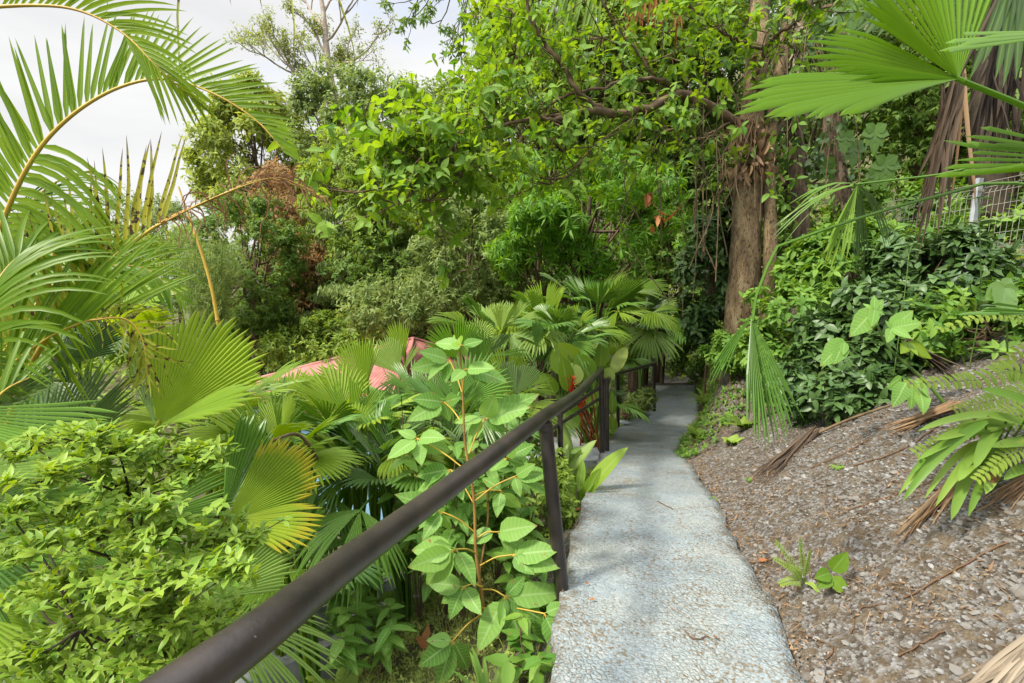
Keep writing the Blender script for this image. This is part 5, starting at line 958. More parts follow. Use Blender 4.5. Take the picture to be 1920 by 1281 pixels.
# weedy saplings around it
for lab, px, py, d, n, h_, sd_, mt_, ln in [('leafy weed seedling left of the sapling with drooping light green leaves', 690, 1180, 2.7, 4, .2, 51, 'sapling', .13), ('second leafy weed left of the first, beside the drain channel', 660, 1120, 3.2, 5, .25, 52, 'sapling', .13), ('low green weed between the sapling and the path edge', 1010, 1290, 2.1, 8, .25, 53, 'ovate_mid', .1), ('lush weed at the foot of the near rail post', 1000, 1150, 2.6, 8, .3, 54, 'ovate_mid', .11), ('young weed behind the sapling stem', 830, 1060, 3.0, 9, .5, 55, 'sapling', .13), ('dense weed between the handrail and the sapling top', 780, 960, 3.2, 9, .6, 56, 'ovate_mid', .13), ('tall weed right behind the sapling stem at mid height', 870, 1000, 2.75, 9, .4, 58, 'sapling', .14), ('tall weed above the handrail line, right of the sapling top', 930, 900, 2.9, 8, .4, 59, 'sapling', .13), ('shaded weed behind the near rail post', 960, 1050, 3.0, 9, .5, 57, 'ovate_mid', .1)]:
    rng = np.random.default_rng(sd_); g = P(px, py, d); h_ += g[2] - gz(g[0], g[1]); g = sn(g); t_ = thing('weed', lab, 'weed', g, 'broad-leaved weeds under the handrail'); mb = MB(); ml = MB()
    for k_ in range(n):
        a = rng.uniform(0, 6.28); tp_ = g + np.array([math.cos(a) * .14, math.sin(a) * .14, h_ * rng.uniform(.6, 1.1)]); s = spl([g, (g + tp_) / 2 + rng.normal(0, .02, 3), tp_], 8); tube(mb, s, .003, 5)
        leaves(ml, s[[3, 5, 7]] if h_ < .6 else s[[4, 5, 6, 7]], np.tile(nz(np.array([[0, 0, 1.]])), (3 if h_ < .6 else 4, 1)), 3, ln, ln * .58, LEAFH, (55, 95), .3, .3, .02, 1.2)
    mb.build('stem', LM['twig'], t_); ml.build('leaves', LM[mt_], t_)
# fine dark shrub behind the first post
tree('fine-leaved dark green shrub standing between the near rail post and the sapling', P(1000, 960, 3.7), (.26, .25, .42), None, 'far_mid', ncl=30, ntip=30, k=6, ln=.045, wd=.022, seed=61, name='shrub', cat='shrub', tr=.012, bark='twig', along=.03, cr=.4, tpl=LEAF2)
tree('small light bushy shrub right of the lower slim railing post', P(965, 840, 4.4), (.3, .25, .28), None, 'ovate_mid', ncl=24, ntip=24, k=6, ln=.055, wd=.026, seed=62, name='shrub', cat='shrub', tr=.012, bark='twig', along=.03, cr=.4)
# papaya-like pale lobed weeds on slope
# heliconia
rng = np.random.default_rng(43); hl = thing('heliconia', 'heliconia clump with upright paddle leaves and red flowers behind the handrail', 'heliconia', P(1110, 850, 6.3)); hb_ = P(1112, 845, 6.4); stem = MB()
for k_, (bx, by, tx, ty, d, w_, mt_) in enumerate([(1052, 704, 1046, 648, 6.3, .22, 'paddle'), (1064, 733, 1057, 672, 6.1, .19, 'paddle'), (1090, 690, 1053, 640, 6.5, .2, 'paddle'), (1108, 712, 1085, 665, 6.3, .24, 'paddle'), (1078, 722, 1073, 682, 6.2, .2, 'paddle_yellow'), (1149, 777, 1148, 736, 6.8, .1, 'paddle'), (1149, 808, 1148, 780, 6.7, .13, 'paddle'), (1150, 700, 1170, 650, 6.9, .16, 'paddle_yellow'), (1112, 672, 1110, 612, 7.0, .16, 'paddle_yellow'), (1098, 760, 1125, 735, 6.4, .16, 'paddle'), (1072, 790, 1062, 745, 6.0, .18, 'paddle'), (1125, 690, 1130, 640, 6.8, .18, 'paddle'), (1085, 800, 1060, 775, 5.9, .16, 'paddle'), (1040, 740, 1022, 700, 6.2, .18, 'paddle'), (1135, 715, 1145, 690, 6.8, .16, 'paddle_yellow')]):
    b_ = P(bx, by, d); e_ = P(tx, ty, d + rng.normal(0, .1)); ln = np.linalg.norm(e_ - b_) * 1.08; mb = MB(); blades(mb, [b_], [(e_ - b_)], -FW + Z * .2 + rng.normal(0, .3, 3), ln, w_ * 1.2, .25, 10, 'paddle', rng.uniform(0, 1), .25, .015); tube(mb, spl([hb_ + rng.normal(0, .08, 3) * [1, 1, 0], (hb_ + b_) / 2 + Z * .1 + rng.normal(0, .03, 3), b_], 10), np.linspace(.014, .006, 10), 6, .6); mb.build('leaf', LM[mt_], hl)
mb = MB()
for k_ in range(16): a = hb_ + rng.normal(0, .1, 3) * [1, 1, .3]; tube(mb, spl([a, P(rng.uniform(1055, 1110), rng.uniform(735, 790), 6.2)], 6), .011, 6)
mb.build('dry_stems', LM['orange_dead'], hl)
for fx, fy in ((1073, 722), (1090, 764), (1076, 745)):
    mb = MB(); n = 9; a = P(fx, fy, 6.0); q = a + np.c_[rng.normal(0, .012, n), rng.normal(0, .012, n), np.linspace(-.07, .07, n)]; dr = np.c_[np.where(np.arange(n) % 2, 1, -1) * .8, rng.normal(0, .4, n), np.full(n, .6)]; blades(mb, q, dr, Z, .10, .035, -.2, 5, 'strap', rng.uniform(0, 1, n), .5); tube(mb, spl([a - Z * .12, a + Z * .09], 4), .007, 6); mb.build('flower', LM['red_bract'], hl)
# ginger by the path's left edge
rng = np.random.default_rng(44)
for lab, d, base_, items, mt_ in [('broad glossy green ginger plant leaning over the left path edge near the step', 3.75, (1085, 985), [(1095, 930, 1162, 840), (1092, 940, 1120, 880), (1085, 950, 1050, 912), (1085, 920, 1092, 866), (1100, 950, 1140, 930), (1095, 965, 1138, 958), (1090, 975, 1122, 975), (1078, 930, 1060, 868), (1082, 940, 1108, 905), (1080, 960, 1048, 950)], 'paddle'),
    ('pale upright ginger leaves just left of the concrete step', 4.6, (1062, 900), [(1066, 880, 1052, 790), (1070, 850, 1092, 836), (1062, 890, 1108, 826), (1068, 900, 1085, 845), (1060, 900, 1040, 850), (1066, 860, 1055, 818)], 'fan_pale')]:
    g = P(*base_, d); t_ = thing('ginger_plant', lab, 'ginger plant', g)
    for bx, by, tx, ty in items:
        b_ = P(bx, by, d + rng.normal(0, .05)); e_ = P(tx, ty, d + rng.normal(0, .1)); mb = MB(); ln = np.linalg.norm(e_ - b_) * 1.1; blades(mb, [b_], [e_ - b_], -FW * .6 + Z * .8 + rng.normal(0, .3, 3), ln, max(.05, ln * .3), .35, 9, 'paddle', rng.uniform(0, 1), .25); tube(mb, spl([g, b_], 5), .006, 5); mb.build('leaf', LM[mt_], t_)
# striped spider plant at the bottom edge, grass
g = P(915, 1340, 2.0); t_ = thing('spider_plant', 'pale striped spider plant peeking over the bottom edge under the sapling', 'spider plant', g); mb = MB(); n = 22; a = rng.uniform(0, 6.28, n); blades(mb, np.tile(g, (n, 1)), np.c_[np.cos(a) * .6, np.sin(a) * .6, np.ones(n)], np.c_[-np.cos(a), -np.sin(a), np.ones(n)], rng.uniform(.15, .26, n), .022, 1.2, 7, 'strap', rng.uniform(0, 1, n)); mb.build('leaves', LM['strap_lime'], t_)
rng = np.random.default_rng(45); mb = MB()
def scatter_px(n, x0, x1, y0, y1):
    """points on the ground seen inside a pixel box"""
    out = []
    while len(out) < n:
        px, py = rng.uniform(x0, x1), rng.uniform(y0, y1); lo, hi = .8, 14.
        r = lambda d: (lambda q: q[2] - gz(q[0], q[1]))(P(px, py, d))
        if r(lo) < 0 or r(hi) > 0: out.append(P(px, py, 4.)); continue
        for _ in range(18):
            m_ = (lo + hi) / 2
            if r(m_) > 0: lo = m_
            else: hi = m_
        q = P(px, py, lo); q[2] = gz(q[0], q[1]); out.append(q)
    return np.array(out)
n = 11000; x = rng.uniform(-2.6, .12, n); y = rng.uniform(.9, 4.2, n); q = np.c_[x, y, ground(x, y)]; q = q[(vnoise(x, y, .3, 5) > -.5)]; n = len(q)
blades(mb, q, nz(rng.normal(size=(n, 3)) * .45 + Z), -FW, rng.uniform(.05, .17, n), rng.uniform(.002, .006, n), 1.2, 4, 'grass', rng.uniform(0, 1, n), .2, .08)
n = 8000; x = rng.uniform(-2.6, .1, n); y = rng.uniform(.9, 4.2, n); q = np.c_[x, y, ground(x, y) + rng.uniform(0, .09, n)]; leaves(mb, q, nz(rng.normal(size=(n, 3)) * .5 + Z), 3, .028, .014, LEAF3, (50, 90), .1, .1, .01)
struct(mb.build('grass', LM['grass']), 'stuff', 'short yellow-green grass and tiny weeds on the slope below the handrail', 'grass')
# undergrowth on the left slope and the hillside
mb = MB(); n = 9000; x = rng.uniform(-9, .0, n); y = rng.uniform(1.2, 13, n); xl, xr, zp = pth(y); ok = (x < xl - .25) & ~((x > -1.9) & (y < 3.1)) & ~((x < -1.8) & (y > 9.5)); x, y = x[ok], y[ok]; n = len(x)
h = np.clip(vnoise(x, y, .5, 7) * .25 + .28, .05, .6) * rng.uniform(.2, 1, n) * np.clip((pth(y)[0] - x), .3, 1.2); q = np.c_[x, y, ground(x, y) + h]
leaves(mb, q, nz(rng.normal(size=(n, 3)) * .5 + Z), 6, .11, .05, LEAF3, (45, 90), .2, .25, .06); struct(mb.build('undergrowth', LM['ovate_mid']), 'stuff', 'mixed low leafy undergrowth covering the slope between the fan palms', 'undergrowth')
mb = MB(); n = 16000; x = rng.uniform(-24, 16, n); y = rng.uniform(11, 46, n); xl, xr, zp = pth(y); ok = (x > xr + .5) | (y > 15) | (x < -9); x, y = x[ok], y[ok]; n = len(x); q = np.c_[x, y, ground(x, y) + rng.uniform(.05, 1, n) * np.clip(vnoise(x, y, 1.6, 8) + .9, .1, 1.8) * .55]
leaves(mb, q, nz(rng.normal(size=(n, 3)) * .5 + Z), 5, .26, .12, LEAF2, (45, 90), .2, .2, .1); struct(mb.build('hillside_undergrowth', LM['far_mid']), 'stuff', 'dense leafy undergrowth covering the hillside behind the garden', 'undergrowth')
mb = MB(); n = 5200; x = rng.uniform(2.4, 14, n); y = rng.uniform(2.2, 14, n); s_ = x - pth(y)[1]; ok = s_ > 2.6; x, y = x[ok], y[ok]; n = len(x); q = np.c_[x, y, ground(x, y) + rng.uniform(0, .3, n)]
leaves(mb, q, nz(rng.normal(size=(n, 3)) * .5 + Z), 5, .10, .045, LEAF3, (45, 90), .2, .2, .05); struct(mb.build('bank_undergrowth', LM['far_lime']), 'stuff', 'bright low undergrowth on the sunlit bank beyond the wire fence', 'undergrowth')

# ------------------------------------------------------------------ ferns and right bank plants
def fern(label, g, n, Ln, mat, seed, az=(0, 360), elev=50, W=.02, lf=.07, nl=26, drp=1., group='ferns on the right bank'):
    global rng
    sv = rng; rng = np.random.default_rng(seed); t_ = thing('fern', label, 'fern', g, group)
    for k_ in range(n):
        a = R(az[0] + (az[1] - az[0]) * (k_ + rng.uniform(.2, .8)) / n); out = np.array([math.sin(a), math.cos(a), 0]); e = R(elev + rng.normal(0, 8)); l = Ln * rng.uniform(.75, 1.1); p0 = np.array(g, float); pts = [p0]
        for j in range(5):
            e2 = e - drp * j / 5; pts.append(pts[-1] + (out * math.cos(e2) + Z * math.sin(e2)) * l / 5)
        mb = MB(); frond(mb, pts, Z - out * .3, nl=nl, Lm=lf, W=W, ang=(82, 60), droopA=.25, droopB=.25, rangeA=(.14, .99), rangeB=(.14, .99), rr=.003, tint=rng.uniform(.2, .8), prof='strap', ns=4, lprof=lambda t: np.clip(1.05 - t * .85, .1, 1)); mb.build('frond', LM[mat], t_)
    rng = sv; return t_
def hero_fern(par, pts, lf, W, nl, mat='fern', hint=None, bip=False):
    mb = MB(); frond(mb, PP(*pts), -FW + Z * .8 if hint is None else hint, nl=nl, Lm=lf, W=W, ang=(80, 62), droopA=.3, droopB=.3, rangeA=(.08, .99), rangeB=(.08, .99), rr=.0035, tint=rng.uniform(.2, .9), prof='strap', ns=5, lprof=lambda t: np.clip(1.08 - t * .8, .12, 1)); mb.build('frond', LM[mat], par)
rng = np.random.default_rng(46)
ff = thing('fern', 'large sword fern at the right edge with toothed arching fronds above the lime strap leaves', 'fern', P(2020, 820, 2.3), 'ferns on the right bank')
for pts, lf, W_, nl in [([(2020, 820, 2.3), (1960, 640, 2.4), (1880, 590, 2.4), (1760, 618, 2.4)], .075, .026, 34), ([(2030, 820, 2.3), (1920, 700, 2.4), (1830, 712, 2.4), (1700, 720, 2.35)], .095, .03, 30), ([(2040, 830, 2.2), (1960, 740, 2.3), (1880, 745, 2.3), (1790, 770, 2.25)], .09, .026, 30), ([(2030, 830, 2.2), (1930, 780, 2.2), (1830, 800, 2.1), (1715, 850, 2.0)], .085, .026, 36), ([(2020, 800, 2.4), (2000, 650, 2.5), (1920, 655, 2.5), (1870, 690, 2.5)], .09, .03, 26), ([(2040, 850, 2.1), (1980, 830, 2.1), (1900, 850, 2.0), (1830, 900, 1.95)], .08, .025, 28)]: hero_fern(ff, pts, lf, W_, nl)
for lab, px, py, d, n, ln, mt_, sd_ in [('bright fern overhanging the right path edge by the landing', 1325, 800, 7.4, 11, .45, 'fern', 71), ('small fern lower on the right path edge, before the brighter one', 1305, 850, 6.0, 8, .25, 'fern', 72), ('fern tuft at the foot of the hanging folded leaf', 1395, 800, 5.2, 7, .2, 'fern', 73),
    ('tiny fern on the soil just above the path bend', 1372, 830, 5.0, 6, .14, 'fern_lime', 74), ('fern growing below the heliconia stems beside the slim railing', 1082, 810, 5.6, 9, .4, 'fern', 75), ('fern in front of the near end of the drain channel', 640, 1240, 2.8, 8, .25, 'fern_lime', 76)]:
    g = sn(P(px, py, d), .01); fern(lab, g, n, ln, mt_, sd_)
# small lime fern and seedling in the gravel
rng = np.random.default_rng(47); dS = float(np.dot(gp_px(1515, 1096) - C0, FW)); g = P(1508, 1096, dS); t_ = thing('fern', 'small delicate lime fern growing alone in the gravel near the path', 'fern', g, 'ferns on the right bank')
for tx, ty, r_ in ((1452, 1012, 1), (1500, 1008, 1), (1448, 1045, .8), (1460, 1095, .9), (1480, 1060, .9), (1520, 1030, .5), (1535, 1110, .4)):
    e_ = P(tx, ty, dS - .08); gg = P(1508, 1090, dS); pts = spl([gg, (gg + e_) / 2 + Z * .012, e_], 16); mb = MB(); tube(mb, pts, np.linspace(.0016, .0006, 16), 4); T_ = nz(np.gradient(pts, axis=0)); Nn = nz(Z - FW); S_ = np.cross(T_, Nn)
    for j in range(3, 15):
        for s_ in (1, -1):
            l = .034 * r_ * (1.1 - j / 17); d_ = nz(S_[j] * s_ + T_[j] * .35); k_ = 7; q = pts[j] + d_ * (np.arange(k_)[:, None] + .5) / k_ * l; w_ = np.tile(d_ * .6, (k_, 1)) + np.outer(np.where(np.arange(k_) % 2, 1, -1), T_[j]); inst(mb, LEAF2, q, w_, np.tile(Nn, (k_, 1)), 0.010, .0032, rng.uniform(.3, 1)); inst(mb, LEAF2, pts[j][None], d_[None], Nn[None], l, .004, .5)
    mb.build('frond', LM['fern_lime'], t_)
dS = float(np.dot(gp_px(1558, 1106) - C0, FW)); g = P(1558, 1106, dS); t_ = thing('seedling', 'seedling with four rounded green leaves right of the small lime fern', 'seedling', g); mb = MB(); tube(mb, spl([g - Z * .01, P(1558, 1078, dS - .02)], 4), .003, 6); mb.build('stem', LM['twig'], t_)
for bx, by, tx, ty in ((1560, 1070, 1588, 1040), (1556, 1078, 1536, 1100), (1558, 1082, 1592, 1114), (1556, 1074, 1533, 1082)):
    mb = MB(); b_ = P(bx, by, dS - .02); e_ = P(tx, ty, dS - .05); l = np.linalg.norm(e_ - b_) * 1.1; inst(mb, LEAFH, b_[None], (e_ - b_)[None], (Z * .6 - FW)[None], l, l * .75, rng.uniform(.3, .8), .15); mb.build('leaf', LM['ovate_big'], t_)
for k_, (px, py, d) in enumerate(((1445, 1128, 2.15), (1342, 925, 3.5), (1478, 1185, 1.93), (1410, 1065, 2.4), (1575, 880, 3.1), (1405, 905, 3.6))):
    g = P(px, py, d); g[2] = gz(g[0], g[1]); lb = ['tiny green sprout at the path edge beside the small lime fern', 'small leafy sprout at the right path edge below the bend', 'dark green sprout on the right path edge near the bottom', 'yellowish sprout at the path edge above the lime fern', 'pale sprout on the gravel bank below the dark shrubs', 'flat green sprout in the dirt beside the dead frond'][k_]
    t_ = thing('sprout', lb, 'sprout', g, 'tiny sprouts in the gravel'); mb = MB(); leaves(mb, np.tile(g, (3, 1)) + rng.normal(0, .012, (3, 3)) * [1, 1, 0], np.tile([[0, 0, 1.]], (3, 1)), 5, .04, .022, LEAF5, (40, 80), .1, .2, 0.); mb.build('leaves', LM['ovate_mid'], t_)
# grass tuft at the bottom
g = sn(P(1530, 1290, 1.75)); t_ = thing('grass_tuft', 'sparse green grass blades at the bottom right corner of the path', 'grass tuft', g); mb = MB(); n = 9; a = rng.uniform(0, 6.28, n); blades(mb, np.tile(g, (n, 1)), np.c_[np.cos(a) - .8, np.sin(a) * .5 + .3, np.full(n, .8)], Z, rng.uniform(.06, .14, n), .005, 1.5, 6, 'grass', .3); mb.build('blades', LM['fern'], t_)
# strap-leaved lime plant
g = sn(P(1850, 850, 2.2)); t_ = thing('strap_leaf_plant', 'lime strap-leaved plant sprawling over the gravel at the right, leaves spotted brown', 'strap-leaved plant', g)
for k_, (bx, by, tx, ty, w_, dr) in enumerate([(1850, 790, 1700, 915, .038, .9), (1860, 780, 1692, 880, .034, 1.0), (1850, 830, 1740, 900, .028, 1.2), (1835, 840, 1788, 960, .048, .8), (1840, 850, 1800, 905, .05, .7), (1880, 850, 1850, 925, .06, 1.), (1870, 800, 1830, 880, .05, 1.), (1900, 790, 1770, 815, .05, .2), (1930, 800, 1860, 780, .06, .2), (1940, 760, 1850, 735, .06, .2), (1950, 830, 1870, 835, .05, .2), (1880, 800, 1735, 845, .036, .5), (1860, 800, 1715, 850, .034, 1.0), (1870, 820, 1760, 930, .036, 1.1), (1880, 830, 1820, 950, .04, 1.1), (1890, 780, 1740, 790, .036, .5), (1930, 880, 1885, 905, .04, .6)]):
    b_ = P(bx, by, 2.1 + rng.normal(0, .05)); e_ = P(tx, ty, 1.98); l = np.linalg.norm(e_ - b_) * 1.12; mb = MB(); blades(mb, [b_], [e_ - b_ + Z * .12 * dr], Z - FW * .7 + rng.normal(0, .2, 3), l, w_, dr, 10, 'strap', rng.uniform(0, 1), .3); tube(mb, spl([g, b_], 4), .004, 5); mb.build('leaf', LM['strap_lime'], t_)
# lobed-leaf plant
def lobed(par, hub, tips_, nrm, mat, tint, wr=.42):
    mb = MB(); hub = np.asarray(hub)
    for k_, e_ in enumerate(tips_): l = np.linalg.norm(e_ - hub); inst(mb, LEAFH, hub[None], (e_ - hub)[None], (np.asarray(nrm) + rng.normal(0, .04, 3))[None], l, l * wr, tint, .06, .3)
    mb.build('leaf', LM[mat], par)
g = sn(P(1778, 790, 3.1)); t_ = thing('lobed_leaf_plant', 'leaning plant with three large pale lobed leaves in front of the dark shrubs', 'lobed-leaf plant', g); mb = MB(); st = spl(np.vstack([g[None], PP((1735, 715, 3.1), (1670, 655, 3.1), (1645, 610, 3.1), (1642, 590, 3.1))]), 20); tube(mb, st, np.linspace(.012, .006, 20), 7)
for a, b_ in (((1642, 590), (1640, 585)), ((1650, 642), (1583, 640)), ((1660, 625), (1685, 605)), ((1665, 650), (1700, 640))): tube(mb, spl([P(*a, 3.1), P(*b_, 3.06)], 4), .003, 5)
mb.build('stem', LM['stem_green'], t_)
lobed(t_, P(1640, 580, 3.06), PP((1595, 630, 3), (1618, 568, 3.1), (1640, 552, 3.1), (1658, 560, 3.1), (1660, 590, 3.05), (1635, 612, 3.0)), -FW + Z * .5, 'sapling', .6, .55)
lobed(t_, P(1672, 615, 3.05), PP((1664, 642, 3), (1660, 600, 3.05), (1715, 580, 3.08), (1732, 603, 3.02), (1712, 634, 2.98), (1690, 585, 3.1)), -FW + Z * .5, 'sapling', .75, .55)
lobed(t_, P(1583, 640, 3.06), PP((1540, 685, 2.98), (1565, 682, 2.98), (1548, 645, 3.05), (1568, 632, 3.08), (1582, 665, 3.0)), -FW + Z * .5, 'sapling', .5, .55)
lobed(t_, P(1703, 642, 3.06), PP((1690, 662, 3), (1722, 665, 3.), (1750, 672, 3.05), (1715, 645, 3.08)), -FW + Z * .5, 'fan_lime', .5, .6)
for bx, by, tx, ty in ((1700, 715, 1680, 755), (1710, 720, 1712, 765), (1725, 730, 1735, 770), (1715, 712, 1745, 740), (1690, 705, 1672, 725)):
    mb = MB(); leafset(mb, [(bx, by, tx, ty)], 3.0, .5); mb.build('leaf', LM['sapling'], t_)
# heart leaf plants
g = sn(P(1900, 640, 3.2)); t_ = thing('heart_leaf_plant', 'glossy dark heart-shaped leaf at the right edge above the ferns', 'heart-leaf plant', g); mb = MB(); tube(mb, spl([g, P(1885, 545, 3.0)], 6), .005, 6); mb.build('stem', LM['stem_green'], t_)
lobed(t_, P(1885, 540, 2.95), PP((1880, 590, 2.85), (1850, 560, 2.9), (1852, 535, 2.95), (1870, 522, 3.0), (1898, 520, 3.0), (1912, 540, 2.95), (1908, 565, 2.9)), -FW + Z * .3, 'heartleaf', .6, .75)
t_ = thing('climbing_vine', 'big heart-shaped climber leaves on the dark trunks behind the vivid fan leaf', 'climber', P(1580, 120, 6.6)); ml = MB(); mb = MB()
for px, py, s_ in ((1595, 30, .42), (1580, 105, .38), (1640, 20, .4), (1530, 60, .3), (1530, 190, .32), (1600, 300, .26), (1640, 270, .3), (1660, 330, .3), (1585, 280, .2), (1550, 330, .22), (1640, 350, .22)):
    h = P(px, py - 25, 6.5 + rng.normal(0, .2)); sl = s_ * .5
    for a in (-2.1, -1.3, -.5, 0, .5, 1.3, 2.1): dr = nz(np.array([math.sin(a), -.2, -math.cos(a)])); inst(ml, LEAF5, h[None], dr[None], (-FW)[None], s_ * (1.1 if a == 0 else .85 - .15 * abs(a)), s_ * .5, .5, .1, .2)
tube(mb, spl(PP((1600, 480, 6.7), (1570, 330, 6.7), (1575, 180, 6.7), (1600, 60, 6.7), (1630, -20, 6.7)), 20), .014, 6); mb.build('stem', LM['twig'], t_); ml.build('leaves', LM['heartleaf'], t_)
# two thin saplings before the fence
for lab, x0, y0, x1, y1, d in (('thin upright seedling stem with dark leaves before the white fence post', 1838, 560, 1835, 370, 3.6), ('thin seedling stem with dark leaves left of the fence post', 1700, 520, 1705, 455, 4.0)):
    g = P(x0, y0, d); g = sn(g); t_ = thing('seedling', lab, 'seedling', g); mb = MB(); s = spl([g, P(x0, y0, d), P(x1, y1, d)], 14); tube(mb, s, .004, 5); mb.build('stem', LM['stem_green'], t_); ml = MB(); leaves(ml, s[5::2], np.tile([[0, 0, 1.]], (len(s[5::2]), 1)), 4, .14, .06, LEAF5, (50, 90), .2, .2, .02); ml.build('leaves', LM['ovate_dark'], t_)

# ------------------------------------------------------------------ fence
plain('galv', (.30, .33, .37), (.42, .45, .50), .5, 8, metal=.2); plain('wire', (.2, .2, .165), (.3, .3, .25), .6, 8)
fn = thing('wire_fence', 'welded wire mesh fence with a white metal post on the right bank', 'fence', P(1835, 480, 6.0)); A = P(1640, 500, 7.2); B = P(2000, 470, 5.2); hdir = nz((B - A) * [1, 1, 0]); mb = MB(); H = .95
npl = int(np.linalg.norm((B - A)[:2]) / .055)
for k_ in range(npl):
    b_ = A + (B - A) * k_ / npl - Z * .1
    out = -np.cross(hdir, Z); tube(mb, np.array([b_, b_ + Z * H * .18, b_ + Z * (H * .18 + .03) + out * .03, b_ + Z * (H * .18 + .06), b_ + Z * H * .9, b_ + Z * (H * .9 + .03) + out * .03, b_ + Z * H]), .0032, 4, cap=False)
for z_ in (-.08, .05, .11, .27, .43, .59, .74, .8, .86): tube(mb, spl([A + Z * z_, B + Z * z_], 3), .0035, 4)
mb.build('mesh', LM['wire'], fn, False); mb = MB(); pb = P(1812, 500, 6.0)
for lo, hi in (((-.035, -.02, -.5), (.035, .02, 1.0)),): boxm(mb, lo, hi, 0, .3, pb)
mb.build('post', LM['galv'], fn, False)
mb = MB()
for z_ in (.1, .5, .85): boxm(mb, (-.05, -.03, z_), (.05, -.021, z_ + .03), 0, .3, pb)
mb.build('clamp', LM['wire'], fn, False)
# lantern and disc by the landing
lt = thing('garden_lantern', 'small rusty pagoda lantern on the soil beyond the far railing post', 'lantern', P(1172, 792, 9.2)); mb = MB(); b_ = P(1172, 790, 9.2); tube(mb, [b_, b_ + Z * .12], .025, 8)
for k_ in range(4): z_ = .12 + .055 * k_; tube(mb, [b_ + Z * z_, b_ + Z * (z_ + .012), b_ + Z * (z_ + .035)], [.085 - .008 * k_, .085 - .008 * k_, .035], 16); tube(mb, [b_ + Z * (z_ + .03), b_ + Z * (z_ + .056)], .045, 10)
mb.build('body', LM['roof_red'], lt)
plain('lantern_rust', (.12, .05, .035), (.2, .1, .07), .7, 20); bpy.data.objects['body'].data.materials[0] = LM['lantern_rust']
mb = MB(); b_ = P(1170, 792, 8.9); tube(mb, [b_, b_ + Z * .012, b_ + Z * .016], [.1, .1, .05], 20); tag(mb.build('stone_disc', LM['concrete'], None), 'pale flat round disc lying on soil beside the small lantern', 'disc')
tree('small light green potted-looking shrub by the landing, beside the lantern', P(1203, 752, 9.5), (.26, .25, .2), None, 'far_grey', ncl=14, ntip=10, k=8, ln=.14, wd=.045, seed=81, name='shrub', cat='shrub', tr=.015, bark='twig', cr=.4)

# ------------------------------------------------------------------ dead fronds, sticks, litter
def strips(name, lab, b, tips_, n, w_, mat, seed, drp=.1, cat='dead frond', stalk=None, wob=.04):
    global rng
    n = int(n * 1.9); sv = rng; low = not ('among' in lab or 'drooping' in lab)
    if low: b = sn(b, .05); tips_ = (sn(tips_[0], .012), sn(tips_[1], .012))
    rng = np.random.default_rng(seed); t_ = thing(name, lab, cat, b, 'dead palm fronds on the bank'); mb = MB(); a, c = np.asarray(tips_[0]), np.asarray(tips_[1]); u = rng.uniform(0, 1, (n, 1)); e_ = a * (1 - u) + c * u + rng.normal(0, .02, (n, 3)) * [1, 1, .3 if low else 1]; b0 = b + rng.normal(0, .012, (n, 3))
    w_ = w_ * .62
    blades(mb, b0, e_ - b0, Z - FW * .5, np.linalg.norm(e_ - b0, axis=1) * rng.uniform(.7, 1.05, n), w_ * rng.uniform(.5, 1.3, n), drp, 8, 'strap', rng.uniform(0, 1, n), .5, wob); mb.build('strips', LM[mat], t_)
    if stalk is not None:
        if low: stalk = np.array([sn(v, .02 + .03 * i_) for i_, v in enumerate(stalk)])
        mb = MB(); tube(mb, spl(stalk, 16), np.linspace(.012, .007, 16), 6); mb.build('stalk', LM['twig'], t_)
    rng = sv
strips('dead_frond', 'dark reddish-brown dead palm frond fanned on the gravel beside the path', P(1530, 810, 3.9), (P(1408, 890, 3.7), P(1420, 950, 3.3)), 46, .022, 'dry_dark', 91, stalk=PP((1525, 815, 3.9), (1600, 765, 3.7), (1700, 695, 3.4), (1740, 672, 3.3)))
strips('dead_frond', 'pale grey shredded dead frond lying across the bottom right corner', P(1980, 1200, 1.55), (P(1760, 1262, 1.48), P(1830, 1330, 1.4)), 46, .02, 'dry_grey', 92)
strips('dead_frond', 'dry tan frond stalk and strips on the gravel below the lime strap leaves', P(1790, 915, 2.3), (P(1660, 1000, 2.25), P(1700, 1020, 2.15)), 14, .012, 'dry', 93, stalk=PP((1800, 900, 2.35), (1740, 960, 2.25), (1680, 1022, 2.15)))
strips('dead_frond', 'dark dead frond ribs lying among the shrubs behind the ferns', P(1700, 640, 3.3), (P(1800, 690, 3.2), P(1810, 730, 3.2)), 18, .03, 'dry_dark', 94)
strips('dead_frond', 'brown dead frond strips at the top of the gravel under the lobed plant', P(1800, 760, 3.0), (P(1660, 750, 3.2), P(1680, 780, 3.1)), 20, .022, 'dry', 95)
strips('dead_frond', 'straw coloured fibres bundled at the right edge under the strap-leaved plant', P(1990, 890, 2.1), (P(1850, 900, 2.1), P(1870, 925, 2.0)), 26, .012, 'dry', 96)
strips('dead_frond', 'grey shrivelled drooping frond above the yellow-edged leaf at the left', P(500, 830, 2.6), (P(445, 905, 2.5), P(430, 960, 2.4)), 22, .018, 'dry_grey', 97, drp=1.2, wob=.25, stalk=PP((600, 870, 3.0), (560, 815, 2.8), (500, 830, 2.6)))
